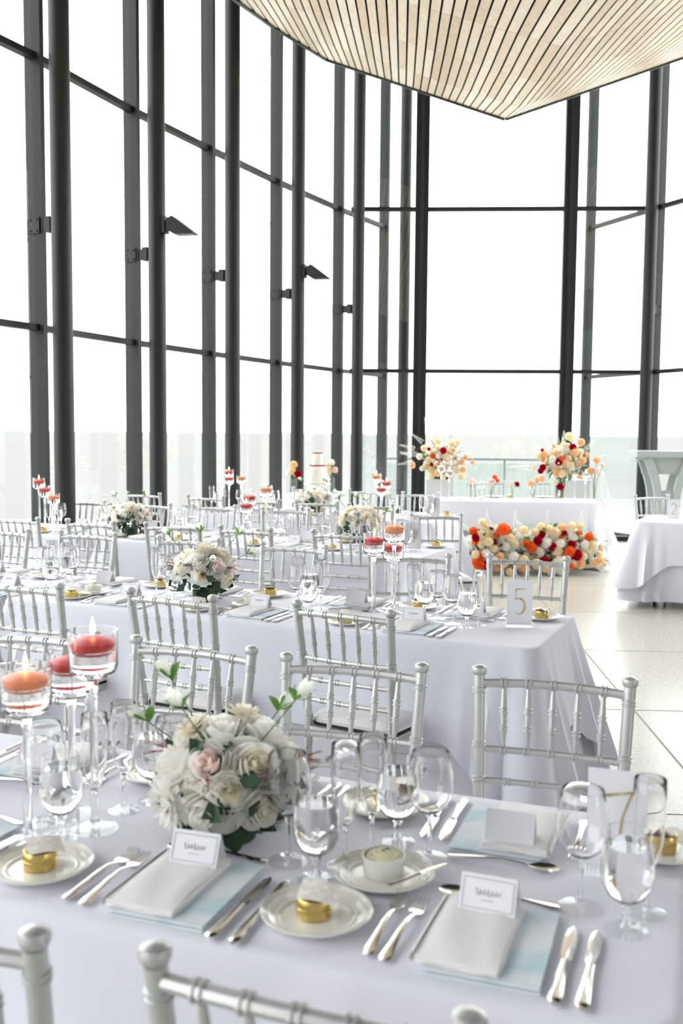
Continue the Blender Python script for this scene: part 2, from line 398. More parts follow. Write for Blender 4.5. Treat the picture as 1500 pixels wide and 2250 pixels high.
for side in (-1, 1):
    for k in range(62):
        ha = KH+side*(k*PT+GAP/2); hb = KH+side*((k+1)*PT-GAP/2); hm = (ha+hb)/2
        tab = LE if side < 0 else RE
        gend = NG[-1] if abs(hm-KH) < (2.12 if side < 0 else 2.55) else g_at(tab, hm)
        for i in range(3, len(NG)-1):
            g0, g1 = NG[i]+.004, min(NG[i+1]-.004, gend-.03)
            if g1-g0 < .05: continue
            h0, h1 = min(ha, hb), max(ha, hb)
            vis = (side < 0 and k < 42 and i >= 4) or (side > 0 and k < 34 and i >= 4)
            me = slat_mesh(h0, h1, g0, g1)
            if vis: obj('slat', me, ceil)
            else:
                far_mb.add([v.co for v in me.vertices], [tuple(p.vertices) for p in me.polygons]); bpy.data.meshes.remove(me)
o = obj('slat_field', far_mb.mesh('slat_field', 'birch', False), ceil); o['kind'] = 'stuff'
# dark void board above the slats, with the edge fascia
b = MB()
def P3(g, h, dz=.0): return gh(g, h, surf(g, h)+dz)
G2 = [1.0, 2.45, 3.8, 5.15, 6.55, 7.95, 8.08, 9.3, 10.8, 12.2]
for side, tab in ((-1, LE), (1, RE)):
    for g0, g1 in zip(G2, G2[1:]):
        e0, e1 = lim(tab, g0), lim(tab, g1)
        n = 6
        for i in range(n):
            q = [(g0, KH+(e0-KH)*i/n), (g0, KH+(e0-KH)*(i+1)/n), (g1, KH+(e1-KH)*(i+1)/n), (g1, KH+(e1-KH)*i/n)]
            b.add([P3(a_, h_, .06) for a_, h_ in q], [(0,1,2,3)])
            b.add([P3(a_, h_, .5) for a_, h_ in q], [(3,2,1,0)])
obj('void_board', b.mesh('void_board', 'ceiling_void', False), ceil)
for side, tab in ((-1, LE), (1, RE)):
    pts = [(g, lim(tab, g)) for g in G2]
    hs = [lim(tab, 12.2), KH]
    pts += [(12.2, hs[0]+(hs[1]-hs[0])*k/4) for k in range(1, 5)]
    b = MB()
    for (g0, h0), (g1, h1) in zip(pts, pts[1:]):
        p, q = P3(g0, h0), P3(g1, h1)
        v, f = bar(p, q, .035, .05); b.add(v, f)
        b.add([p, q, q+Vector((0, 0, .5)), p+Vector((0, 0, .5))], [(0,1,2,3)])
    obj('fascia', b.mesh('fascia', 'fascia', False), ceil)
# downlight chips in the gaps near the tip
for g, h in ((11.55, 0.62), (11.5, .72), (11.4, .88), (11.35, 1.0)):
    pass

# ------------------------------------------------------------------ outside
b = MB(); b.add([(-1500, 20, -6), (1500, 20, -6), (3200, 3800, -6), (-3200, 3800, -6), (-1500, -40, -6), (1500, -40, -6)], [(0,1,2,3), (4,5,1,0)])
struct('sea', b.mesh('sea', 'sea_water', False))
b = MB(); b.prism([(-90, 58), (-90, -40), (-9.2, -40), (-9.2, -3), (-.4, 14.9), (.2, 17.9), (4.2, 17.9), (5.1, 14.9), (13, -3), (13, -40), (90, -40), (90, 63), (14, 63), (6, 56), (-20, 55)], -5.9, -3.5)
struct('ground', b.mesh('ground', 'promenade', False))
b = MB(); b.prism([(-.15, 14.46), (4.4, 14.3), (3.5, 17.2), (.7, 17.2)], -.35, -.02); struct('terrace', b.mesh('terrace', 'deck', False))
r = thing('glass_railing', 'glass balustrade with thin dark handrail outside behind the sweetheart table', 'railing', (0, 17, 0))
b = MB(); b.sweep([(.72, 0, 1.08), (3.82, 0, 1.08)], .02, 8); obj('handrail', b.mesh('handrail', 'rail_steel'), r)
for i in range(4):
    x = .75+i*1.01
    b = MB(); b.box((x, 0, .53), (.03, .03, 1.1)); obj('post', b.mesh('post', 'rail_steel', False), r)
for i in range(3):
    b = MB(); b.box((1.255+i*1.01, 0, .56), (.96, .012, .9)); obj('glass_panel', b.mesh('glass_panel', 'rail_glass', False), r)
r = thing('picket_fence', 'distant grey picket fence on the waterfront beyond the prow', 'fence', (0, 61, -3.5))
pk = MB(); pk.box((0, 0, .5), (.045, .03, 1.0)); pkm = pk.mesh('picket', 'console', False)
for i in range(75): obj('picket', pkm, r, (16.1+i*.118, 0, 0))
for z in (.12, .98):
    b = MB(); b.box((20.5, 0, z), (9, .06, .05)); obj('rail', b.mesh('rail', 'console', False), r)
b = MB(); b.box((20.5, 57.5, -3.15), (10, 1.2, .7)); tag(obj('sea_wall', b.mesh('sea_wall', 'far_white', False)), 'low white waterfront wall in front of the distant picket fence', 'wall')

# ------------------------------------------------------------------ chair
def knots(L, ks, r, w=.006, kr=1.35):
    """radius profile along a bar: thin rings (double beads) at each k"""
    prof = [(r*.95, 0)]
    for k in ks:
        for d_, m_ in ((-.0115, 1.), (-.010, kr), (-.0055, kr), (-.004, 1.08), (-.0005, 1.08), (.001, kr), (.0055, kr), (.007, 1.)):
            prof.append((r*m_, k+d_))
    prof.append((r*.95, L)); return prof
def along(pts, r, kfrac, kr=1.35, n=8, taper=None):
    """bar through pts (polyline) with ring knots at fractions kfrac"""
    P_ = [Vector(p) for p in pts]; cum = [0]
    for a_, b_ in zip(P_, P_[1:]): cum.append(cum[-1]+(b_-a_).length)
    L = cum[-1]; st = [(0., 1.), (L, 1.)]
    for k in kfrac:
        c = k*L
        for d_, m_ in ((-.0095, 1.), (-.008, kr), (-.0045, kr), (-.003, 1.05), (.001, 1.05), (.0025, kr), (.006, kr), (.0075, 1.)):
            st.append((c+d_, m_))
    for c in cum[1:-1]:
        if all(abs(c-s_[0]) > .012 for s_ in st): st.append((c, 1.))
    st = sorted(s_ for s_ in st if -1e-6 <= s_[0] <= L+1e-6); pp = []; rr = []
    for s_, m_ in st:
        for i in range(len(cum)-1):
            if s_ <= cum[i+1]+1e-9:
                f_ = (s_-cum[i])/(cum[i+1]-cum[i]); pp.append(P_[i].lerp(P_[i+1], f_)); break
        else: pp.append(P_[-1])
        rr.append(r*m_*(taper(s_/L) if taper else 1))
    b = MB(); b.sweep(pp, rr, n); return b
SP = 'silver_paint'
def chair_parts():
    pts = []
    WT, WS = .192, .174                      # half widths of the back at top and at the seat
    def post_at(sx, z):                      # back post centre line
        if z <= .46: return Vector((sx*(WS+.006*(1-z/.46)), -.185-.022*(1-z/.46)**1.5, z))
        f_ = (z-.46)/.455; return Vector((sx*(WS+(WT-WS)*f_), -.185-.062*f_**1.15, z))
    for sx in (-1, 1):
        zs = [0, .15, .3, .46, .55, .65, .75, .85, .895]
        b = along([post_at(sx, z) for z in zs], .0155, [.19, .36, .53, .615, .70, .80, .955], 1.22, 10)
        t = post_at(sx, .895); b.lathe([(.0155, 0), (.019, .003), (.021, .012), (.019, .020), (.011, .0245), (.0001, .026)], 10, t)
        pts.append(('back_post', b.mesh('back_post', SP)))
    def rail(z, r, ks, bow, arch=0., n=7):
        a_, c_ = post_at(-1, z), post_at(1, z); p = []
        for i in range(n+1):
            f_ = i/n; q = a_.lerp(c_, f_); e_ = 1-(2*f_-1)**2; q.y -= bow*e_; q.z += arch*e_; p.append(q)
        return p, along(p, r, ks, 1.35, 8)
    sk = [1/6, 2/6, 3/6, 4/6, 5/6]
    pt, b = rail(.872, .0115, sk, .016, .006, 12); pts.append(('top_rail', b.mesh('top_rail', SP)))
    pl, b = rail(.705, .0095, sk, .012, 0, 12); pts.append(('lower_rail', b.mesh('lower_rail', SP)))
    for z in (.625, .545):
        _, b = rail(z, .0085, [.2, .4, .6, .8], .010); pts.append(('back_rail', b.mesh('back_rail', SP)))
    for k in sk:
        i = k*12; a_ = pl[int(i)].lerp(pl[min(int(i)+1, 12)], i-int(i)); c_ = pt[int(i)].lerp(pt[min(int(i)+1, 12)], i-int(i))
        b = along([a_, a_.lerp(c_, .5), c_], .0082, [.33, .60], 1.28, 8, lambda s: .62+.52*math.sin(PI*min(1, max(0, s*1.0)))**.7)
        pts.append(('spindle', b.mesh('spindle', SP)))
    # seat frame: rounded trapezoid ring
    def rr(hw_f, hw_b, yb, yf, rad=.03, n=4):
        out_ = []
        for cx, cy, a0 in ((hw_f-rad, yf-rad, 0), (-(hw_f-rad), yf-rad, 90), (-(hw_b-rad), yb+rad, 180), (hw_b-rad, yb+rad, 270)):
            for i in range(n+1):
                t = R(a0+90*i/n); out_.append((cx+rad*math.cos(t), cy+rad*math.sin(t)))
        return out_
    b = MB(); b.prism(rr(.20, .178, -.205, .205), .415, .445); pts.append(('seat_frame', sharp(b.mesh('seat_frame', SP))))
    b = MB(); o_ = rr(.196, .172, -.175, .20, .04); o2 = rr(.199, .176, -.18, .203, .045); o3 = rr(.17, .15, -.15, .175, .05)
    n = len(o_); v = [(x, y, .449) for x, y in o_]+[(x, y, .468) for x, y in o2]+[(x, y, .482) for x, y in rr(.188, .166, -.168, .192, .045)]+[(x, y, .492) for x, y in o3]
    f = [tuple(range(n-1, -1, -1))]+[(j*n+i, j*n+(i+1) % n, (j+1)*n+(i+1) % n, (j+1)*n+i) for j in range(3) for i in range(n)]+[tuple(3*n+i for i in range(n))]
    b.add(v, f)
    pp = MB(); pr = [(x*1.012, y*1.012, .4505) for x, y in o_]; pp.sweep(pr+[pr[0]], .0052, 6)
    pts.append(('cushion', b.mesh('cushion', 'cushion'), None, None, None, [('piping', pp.mesh('piping', 'black_trim'))]))
    for sx in (-1, 1):
        b = along([(sx*.187, .187, 0), (sx*.182, .182, .2), (sx*.18, .18, .416)], .0145, [.2, .45, .7, .93], 1.25, 10); pts.append(('leg', b.mesh('leg', SP)))
    fl = lambda sx, z: Vector((sx*(.187-.007*z/.416), .187-.007*z/.416, z))
    for sx in (-1, 1):
        for z in (.17, .27):
            b = along([post_at(sx, z), fl(sx, z+.0)], .0085, [.2, .4, .6, .8], 1.3, 7); pts.append(('side_stretcher', b.mesh('side_stretcher', SP)))
        a_ = fl(sx, .30); c_ = Vector((sx*.178, .06, .412)); mid = Vector((sx*.179, .13, .385)); b = MB(); b.sweep([a_, (a_+mid)/2+Vector((0, -.008, .01)), mid, c_], .006, 6); pts.append(('corner_brace', b.mesh('corner_brace', SP)))
    for z in (.22, .32):
        b = along([fl(-1, z), fl(1, z)], .0085, [.2, .4, .6, .8], 1.3, 7); pts.append(('front_stretcher', b.mesh('front_stretcher', SP)))
    b = along([post_at(-1, .22), post_at(1, .22)], .0085, [.2, .4, .6, .8], 1.3, 7); pts.append(('back_stretcher', b.mesh('back_stretcher', SP)))
    return pts
CH = chair_parts()
def chair(x, y, ang, far, label, group):
    """x, y: centre of the top of the back; far: chair faces the camera"""
    rz = R(180-ang) if far else R(-ang)
    off = Vector((0, -.247, 0)); off.rotate(Matrix.Rotation(rz, 3, 'Z'))
    return assemble('banquet_chair', CH, label, 'chair', (x-off.x, y-off.y, 0), rz, group)
def chairs(rows, side, table, far, frame='the right end'):
    for i, (x, y, a_) in enumerate(rows):
        chair(x, y, a_, far, 'silver bamboo-style chair on the %s side of %s, %s from the number card' % (side, table, ORD[i]), 'chairs around ' + table)
T7n, T5n, T3n, T1n = 'table seven', 'table five', 'table three', 'table one'
def AB(s, t): v = ab(s, t); return v.x, v.y
chairs([(-.04, 1.075, 20.5), (-.555, 1.24, 19)], 'near', T7n, False)
chairs([(.55, 2.53, 18), (.035, 2.665, 17), (-.43, 2.87, 21), (-.91, 3.02, 20)], 'far', T7n, True)
chairs([(.005, 3.49, 30), (-.65, 3.76, 26.5), (-1.30, 4.02, 24), (-1.95, 4.33, 24)], 'near', T5n, False)
chairs([(.94, 4.99, 16), (.355, 5.05, 8), (-.26, 5.44, 23), (-.88, 5.72, 19), (-1.53, 5.99, 20), (-2.10, 6.17, 22)], 'far', T5n, True)
chairs([(.0, 6.16, 24), (-.62, 6.39, 28), (-1.12, 6.58, 14), (-1.71, 6.76, 23), (-2.29, 6.98, 22)], 'near', T3n, False)
chairs([(.72, 7.56, -5), (.14, 7.71, 9), (-.45, 8.0, 12), (-1.06, 8.28, 18), (-1.61, 8.43, 24), (-2.23, 8.69, 20)], 'far', T3n, True)
chairs([(.25, 8.56, 12), (-.22, 8.85, 16), (-.75, 9.02, 16), (-1.29, 9.43, 23), (-1.96, 9.84, 25)], 'near', T1n, False)
chairs([(.81, 10.22, 24), (.26, 10.66, 24), (-.36, 10.95, 24)], 'far', T1n, True)
chair(3.15, 10.12, -16, True, 'silver bamboo-style chair behind table two beside the grey console', 'chairs around table two')
chair(1.89, 12.77, -6, True, 'silver bamboo-style chair behind the orange blooms of the sweetheart table', 'sweetheart chairs')
chair(2.62, 12.85, -6, True, 'silver bamboo-style chair behind the peach bloom vase of the sweetheart table', 'sweetheart chairs')

# ------------------------------------------------------------------ tables and cloths
def perimeter(hx, hy, rad, step=.03):
    pts = []
    for sx, sy, a0 in ((1, 1, 0), (-1, 1, 90), (-1, -1, 180), (1, -1, 270)):
        cx, cy = sx*(hx-rad), sy*(hy-rad)
        for i in range(9):
            t = R(a0+90*i/8); pts.append((cx+rad*math.cos(t), cy+rad*math.sin(t), math.cos(t), math.sin(t)))
    res = []
    for i in range(len(pts)):
        p, q = pts[i], pts[(i+1) % len(pts)]; d = math.hypot(q[0]-p[0], q[1]-p[1]); n = max(1, int(d/step))
        for k in range(n):
            f_ = k/n; res.append(tuple(p[j]+(q[j]-p[j])*f_ for j in range(4)))
    return res
def drape(hx, hy, top, drop, corner_extra=0., flare=.03, cflare=.10, fold=.012, grow=0., rad=.05, seed=0, hem_z=None, mats='cloth'):
    random.seed(seed); P_ = perimeter(hx+grow, hy+grow, rad+grow); n = len(P_); cum = [0]
    for i in range(n-1): cum.append(cum[-1]+math.hypot(P_[i+1][0]-P_[i][0], P_[i+1][1]-P_[i][1]))
    ph = [random.uniform(0, 6) for _ in range(4)]
    V = []; NV = 14
    rings = [(-.012, 0.), (0, -.002), (.006, -.008), (.009, -.02)]
    for o_, dz in rings:
        for x, y, nx, ny in P_: V.append((x+nx*o_, y+ny*o_, top+dz))
    for j in range(1, NV+1):
        f_ = j/NV
        for i, (x, y, nx, ny) in enumerate(P_):
            cw = max(0, 1-math.hypot(abs(x)-hx, abs(y)-hy)/.34)     # nearness to a corner
            cw = cw*cw*(3-2*cw)
            d = drop+corner_extra*cw
            z = top-.02-(d-.02)*f_
            if hem_z is not None: z = max(z, hem_z)
            s_ = cum[i]
            w = math.sin(s_*9+ph[0])*.5+math.sin(s_*17+ph[1])*.3+math.sin(s_*31+ph[2])*.2
            o_ = .009+flare*f_+cflare*cw*f_*(1+.45*math.sin(s_*55+ph[3]))+fold*w*f_**.8*(1+1.2*cw)
            V.append((x+nx*o_, y+ny*o_, z))
    F = [tuple(range(n))]
    for j in range(len(rings)+NV-1):
        for i in range(n): F.append((j*n+i, (j+1)*n+i, (j+1)*n+(i+1) % n, j*n+(i+1) % n))
    b = MB(); b.add(V, F); me = b.mesh('cloth', mats); return me
def table(name, c, az, L_, Wd, label, under=True, over=None, seed=1, top=.757, group='banquet tables', hem=.02):
    rz = az
    t = thing('banquet_table', 'folding %s, hidden under its cloth' % label, 'table', (c[0], c[1], 0), rz, group)
    b = MB(); b.box((0, 0, top-.03), (L_, Wd, .04)); obj('tabletop', b.mesh('tabletop', 'far_white', False), t)
    for sx in (-1, 1):
        for sy in (-1, 1):
            b = MB(); b.sweep([(sx*(L_/2-.2), sy*(Wd/2-.07), top-.05), (sx*(L_/2-.17), sy*(Wd/2-.06), 0.0)], .014, 8); obj('leg', b.mesh('leg', 'black_steel'), t)
    me = drape(L_/2, Wd/2, top, top-hem, 0, .006 if over else .035, .13 if over else .16, .008 if over else .014, 0, .05, seed, hem)
    cl_ = obj('tablecloth', me, None, (c[0], c[1], 0), (0, 0, rz)); tag(cl_, 'white floor-length cloth under the overlay on %s' % label if over else 'white floor-length cloth on %s' % label, 'tablecloth', 'floor-length cloths')
    if over:
        me = drape(L_/2, Wd/2, top+.0025, over[0], over[1], .050, .12, .012, .010, .05, seed+50)
        o_ = obj('tablecloth', me, None, (c[0], c[1], 0), (0, 0, rz)); tag(o_, 'white top cloth with hanging corners on %s' % label, 'tablecloth', 'overlay cloths')
    return t
TOP = .76
def tab_ab(s0, s1, t0, t1, *a_, **k_):
    c = ab((s0+s1)/2, (t0+t1)/2); table('t', (c.x, c.y), R(180)-TA, s1-s0, t1-t0, *a_, **k_)
# table 7 has its own, slightly flatter, direction
A7 = R(20); a7 = Vector((-math.cos(A7), math.sin(A7), 0)); b7 = Vector((math.sin(A7), math.cos(A7), 0)); O7 = Vector((.432, 1.235, 0))
def s7(s, t, z=0): return O7+a7*s+b7*t+Vector((0, 0, z))
c = s7(1.22, .36); table('t', (c.x, c.y), PI-A7, 2.44, .72, 'table seven, nearest the camera', over=(.38, .2), seed=3)
tab_ab(.80, 3.24, 3.50, 4.22, 'table five', over=(.37, .25), seed=5)
tab_ab(3.34, 5.78, 3.50, 4.22, 'the table joined to the far end of table five', seed=6)
tab_ab(2.03, 4.47, 5.74, 6.48, 'table three', seed=7)
tab_ab(4.58, 7.02, 5.74, 6.48, 'the table joined to the far end of table three', seed=8)
tab_ab(2.74, 5.18, 8.10, 8.84, 'table one', seed=9)
c = gh(11.66, 1.35); table('t', (c.x, c.y), -GA, 1.83, .60, 'the sweetheart table', over=(.33, .16), seed=11)
b = None
# table 2 : square to the right wall, its left end towards the sweetheart table
c2 = Vector((3.60, 8.75, 0)); table('t', (c2.x, c2.y), R(-26), 1.83, .74, 'table two', over=(.37, .22), seed=13, hem=.06)

# ------------------------------------------------------------------ tableware meshes
b = MB(); b.lathe([(.0001, .004), (.052, .004), (.056, .0035), (.060, .0065), (.0635, .0075), (.066, .0065), (.074, .0105), (.0775, .0115), (.0795, .0105), (.086, .0145), (.0885, .0165), (.090, .0155), (.088, .0125), (.06, .003), (.052, 0), (.0001, 0)], 40)
PLATE = b.mesh('bread_plate', 'ivory_china')
b = MB(); b.lathe([(.0265, 0), (.0285, .002), (.0285, .0125), (.0295, .0135), (.0295, .017), (.0285, .018), (.0290, .020), (.0290, .031), (.0275, .033), (.0001, .033)], 28); TIN = b.mesh('tin_body', 'gold_tin')
b = MB(); b.lathe([(.0255, .0332), (.0255, .0345), (.0001, .0345)], 24); TINTOP = b.mesh('tin_lid', 'tin_top')
def tagmesh():
    b = MB()
    def f(u, v): x = (u-.5)*.062; y = (v-.5)*.048; return (x+.004, y, .038+.010*math.sin(u*PI)*(.6)+.006*(v-.5)+.012*(u-.5)**2)
    b.grid(f, 8, 6); return b.mesh('gift_tag', 'blush_paper')
TAG = tagmesh()
TIN_P = [('tin_body', TIN), ('tin_lid', TINTOP), ('gift_tag', TAG, None, (.12, .1, .5))]
b = MB(); b.lathe([(.030, 0), (.032, .002), (.0365, .030), (.0375, .034), (.0375, .038), (.0355, .038), (.034, .033), (.031, .012), (.0001, .012)], 72, rad=lambda t: 1+.018*math.cos(36*t)); RAM = b.mesh('ramekin_bowl', 'white_china')
def swirl():
    b = MB(); pts = []
    for i in range(60):
        f_ = i/59; a_ = f_*6*PI; r_ = .028*(1-f_*.9); pts.append((r_*math.cos(a_), r_*math.sin(a_), .031+.010*f_))
    b.sweep(pts, [.0055]*59+[.002], 7); b.lathe([(.033, .028), (.030, .034), (.0001, .036)], 18); return b.mesh('butter', 'butter')
BUT = swirl()
b = MB(); b.sweep([(.0, .004, .042), (.006, .006, .0445), (.012, .005, .043)], [.0006, .002, .0004], 5); b.sweep([(-.006, -.004, .044), (-.001, -.006, .046), (.004, -.004, .044)], [.0004, .0016, .0004], 5); HERB = b.mesh('herb', 'herb')
RAM_P = [('ramekin_bowl', RAM), ('butter', BUT), ('herb', HERB)]
def strip(path, w, th, name, m_='cutlery', cup=None):
    """path: list of (y, z), w: half widths; thin solid following y"""
    b = MB(); n = len(path); K = 4; v = []
    for (y, z), hw in zip(path, w):
        for k in range(K+1):
            x = -hw+2*hw*k/K; q = 1-(2*k/K-1)**2; dz = (cup(y)*q if cup else 0); v.append((x, y, z-dz+th*.5*(.35+.65*q)))
        for k in range(K, -1, -1):
            x = -hw+2*hw*k/K; q = 1-(2*k/K-1)**2; dz = (cup(y)*q if cup else 0); v.append((x, y, z-dz-th*.5*(.35+.65*q)))
    c = 2*(K+1); f = [tuple(range(c)), tuple((n-1)*c+k for k in range(c-1, -1, -1))]
    for i in range(n-1):
        for k in range(c): f.append((i*c+k, (i+1)*c+k, (i+1)*c+(k+1) % c, i*c+(k+1) % c))
    b.add(v, f); return b
def fork_parts():
    hp = [(-.10, .004), (-.095, .004), (-.085, .0045), (-.06, .007), (-.02, .011), (.02, .012), (.04, .008), (.052, .005)]
    h = strip(hp, [.004, .009, .010, .007, .0045, .0038, .004, .005], .0035, 'h').mesh('handle', 'cutlery')
    hd = strip([(.050, .005), (.056, .004), (.062, .003), (.070, .003)], [.005, .010, .0125, .0125], .002, 'x').mesh('fork_head', 'cutlery')
    tn = []
    for k in range(4):
        x = -.0105+k*.007; b = MB(); b.sweep([(x, .069, .003), (x, .085, .0035), (x*.96, .10, .0065), (x*.94, .108, .009)], [.0016, .0014, .0012, .0006], 5); tn.append(('tine', b.mesh('tine', 'cutlery')))
    return [('handle', h), ('fork_head', hd, None, None, None, tn)]
FORK = fork_parts()
h = strip([(-.115, .005), (-.11, .0055), (-.10, .006), (-.06, .0055), (-.015, .0055), (.0, .0055)], [.004, .0088, .0095, .0075, .0055, .0055], .008, 'h').mesh('handle', 'cutlery')
bl = strip([(.0, .0052), (.006, .0052), (.03, .005), (.07, .005), (.095, .005), (.108, .005)], [.0055, .0085, .0095, .0098, .0075, .0008], .0022, 'b').mesh('blade', 'cutlery')
KNIFE = [('handle', h), ('blade', bl)]
h = strip([(-.10, .004), (-.095, .004), (-.085, .0045), (-.05, .008), (0, .012), (.035, .009), (.046, .006)], [.004, .008, .009, .0055, .0035, .0035, .004], .0033, 'h').mesh('handle', 'cutlery')
bw = strip([(.045, .006), (.052, .0065), (.062, .007), (.075, .007), (.088, .007), (.096, .0065), (.099, .0062)], [.004, .011, .0165, .019, .0165, .010, .002], .0015, 'b', cup=lambda y: .006*max(0, 1-((y-.072)/.03)**2)).mesh('bowl', 'cutlery')
SPOON = [('handle', h), ('bowl', bw)]
b = MB()
for k, (w, l, z) in enumerate(((.170, .235, .0), (.168, .233, .0045))):
    b.box((0, 0, z+.0015+k*.001), (w, l, .003))
MENU = b.mesh('menu_sheet', 'menu', False)
def napkin_mesh():
    b = MB(); W_, L_ = .125, .215
    for k in range(3):
        z0 = .006+k*.005
        def f(u, v, z0=z0, k=k):
            x = (u-.5)*W_*(1-.02*k); y = (v-.5)*L_*(1-.01*k); e_ = 1-max(abs(2*u-1), abs(2*v-1))**6
            return (x+.002*math.sin(v*7+k), y, z0+.0045*e_+.0012*math.sin(u*9+v*4+k*2))
        b.grid(f, 10, 12)
    def g(u, v):
        t = PI*(u-.5); return ((-W_/2)-.004*math.cos(t)*1.2, (v-.5)*L_*.985, .0125+.0075*math.sin(t))
    b.grid(g, 6, 4); b.box((0, 0, .011), (W_*.96, L_*.96, .010))
    return b.mesh('napkin', 'napkin')
NAP = napkin_mesh()
def card_parts(text=True):
    b = MB(); w, h_, d = .09, .052, .022; t = .0006
    for s_ in (-1, 1):
        v, f = bar((-w/2, s_*d, 0), (w/2, s_*d, 0), t, t); 
        p = [(-w/2, s_*d, 0), (w/2, s_*d, 0), (w/2, 0, h_), (-w/2, 0, h_)]
        q = [(x, y+s_*t, z) for x, y, z in p]; b.add(p+q, [(0,1,2,3),(7,6,5,4),(0,4,5,1),(1,5,6,2),(2,6,7,3),(3,7,4,0)])
    body = b.mesh('card', 'paper', False); parts = [('card', body)]
    if text:                         # front face at y<0: fine border and a handwritten name
        n_ = Vector((0, -h_, d)).normalized()
        def pt(u, v): f_ = v/h_; return Vector((u, -d*(1-f_), v))+n_*.0012
        b = MB(); a_, c_, e_, g_ = (-w/2+.005, .005), (w/2-.005, .005), (w/2-.005, h_-.006), (-w/2+.005, h_-.006)
        for p, q in ((a_, c_), (c_, e_), (e_, g_), (g_, a_)): b.sweep([pt(*p), pt(*q)], .0004, 4)
        parts.append(('border', b.mesh('border', 'ink')))
        b = MB(); pts = []
        for i in range(60):
            f_ = i/59; x = -.020+.040*f_; z = .028+.0032*math.sin(f_*40)*(1.6 if i in range(0, 8) or i in range(28, 36) else 1); pts.append(pt(x+.0012*math.cos(f_*40), z))
        b.sweep(pts, .00045, 4); b.sweep([pt(-.010, .017), pt(.010, .017)], .00035, 4)
        parts.append(('handwriting', b.mesh('handwriting', 'ink')))
    return parts
CARD = card_parts()
def hollow(outer, inner, n=32):
    b = MB(); b.lathe(outer+inner[::-1], n); return b
# stemware: foot, stem and bowl are one blown piece of glass, the water is its own part
def stem_glass(foot_r, stem_h, prof, th=.0011, stem_r=.004, n=36):
    """prof: (r, z) of the bowl outside, from its bottom up"""
    o_ = [(.0001, 0), (foot_r, 0), (foot_r, .0015), (foot_r*.7, .003), (foot_r*.25, .006), (stem_r*1.3, .012), (stem_r, .02), (stem_r, stem_h-.012), (stem_r*1.5, stem_h-.003)]
    inn = [(max(.0001, r-th), z+(th if i < 2 else 0)) for i, (r, z) in enumerate(prof)]
    inn[0] = (.0001, prof[0][1]+.005)
    b = MB(); b.open = True; b.lathe(o_+prof+[(prof[-1][0]-th/2, prof[-1][1]+.0006)]+inn[::-1], n)
    b.mi = [1 if i < 4*n else 0 for i in range(len(b.f))]; return b.mesh('glass_body', ['glass', 'thin_glass'])   # the foot is a thin disc
def water_in(prof, lvl, th=.0014, n=32):
    pts = [(.0001, prof[0][1]+.0058)]
    for i, (r, z) in enumerate(prof[1:]):
        if z+.002 < lvl and r > th+.002: pts.append((r-th, z+.003))
    # radius at the level
    for (r0_, z0), (r1, z1) in zip(prof, prof[1:]):
        if z0 <= lvl <= z1: rl = r0_+(r1-r0_)*(lvl-z0)/(z1-z0); break
    pts = [p for p in pts if p[1] < lvl-.001]+[(rl-th, lvl), (.0001, lvl)]
    b = MB(); b.open = True; b.lathe(pts, n); return b.mesh('water', 'water')
GB = [(.006, .045), (.018, .049), (.030, .058), (.0385, .075), (.041, .092), (.040, .110), (.037, .130), (.0345, .150), (.034, .160)]
GOB = [('glass_body', stem_glass(.034, .047, GB, .0012, .0065)), ('water', water_in(GB, .138))]
WB = [(.005, .085), (.018, .089), (.031, .100), (.040, .118), (.0425, .135), (.041, .155), (.037, .180), (.034, .198)]
WINE = [('glass_body', stem_glass(.036, .087, WB))]
FB = [(.004, .075), (.012, .082), (.019, .098), (.0235, .125), (.0255, .155), (.026, .19), (.0255, .222)]
FLUTE = [('glass_body', stem_glass(.032, .077, FB))]

# floating-candle holders
def holder_mesh(H_):
    cup_r, cup_h = .047, .088; z0 = H_-cup_h
    o_ = [(.0001, 0), (.045, 0), (.045, .003), (.030, .006), (.010, .012), (.0078, .03), (.0072, z0-.035), (.010, z0-.012), (.016, z0-.004), (.034, z0+.001), (.043, z0+.008), (cup_r, z0+.020), (cup_r, H_)]
    i_ = [(cup_r-.0018, H_), (cup_r-.0018, z0+.021), (.041, z0+.013), (.030, z0+.009), (.0001, z0+.008)]
    b = MB(); b.open = True; b.lathe(o_+i_, 36); b.mi = [1 if i < 4*36 else 0 for i in range(len(b.f))]; return b.mesh('holder', ['glass', 'thin_glass'])
def cupwater(H_):
    z0 = H_-.088; b = MB(); b.open = True
    b.lathe([(.0001, z0+.0085), (.029, z0+.0095), (.040, z0+.0135), (.0447, z0+.022), (.0447, z0+.050), (.0001, z0+.050)], 32); return b.mesh('water', 'water')
def candle(H_, m_):
    z0 = H_-.088+.040; b = MB(); b.lathe([(.0001, 0), (.024, .001), (.038, .009), (.0432, .020), (.0425, .026), (.030, .031), (.012, .036), (.0001, .036)], 28, (0, 0, z0)); return b.mesh('candle', m_)
def flame(H_, s=1.):
    z0 = H_-.088+.040+.038; b = MB(); b.lathe([(.0001, 0), (.0032, .004), (.0048, .011), (.0040, .019), (.0018, .028), (.0001, .036)], 12, (0, 0, z0)); return b.mesh('flame', 'flame')
def wick(H_):
    z0 = H_-.088+.040+.034; b = MB(); b.sweep([(0, 0, z0), (.0005, 0, z0+.008)], .0008, 5); return b.mesh('wick', 'wick')
HOLD = {}
for H_ in (.39, .335, .285):
    for m_ in ('red_wax', 'orange_wax', 'white_wax'):
        HOLD[H_, m_] = [('holder', holder_mesh(H_)), ('water', cupwater(H_)), ('candle', candle(H_, m_), None, None, None, [('wick', wick(H_)), ('flame', flame(H_))])]
CN = {'red_wax': 'red', 'orange_wax': 'orange', 'white_wax': 'white'}
HN = {.39: 'tallest', .335: 'middle-height', .285: 'shortest'}
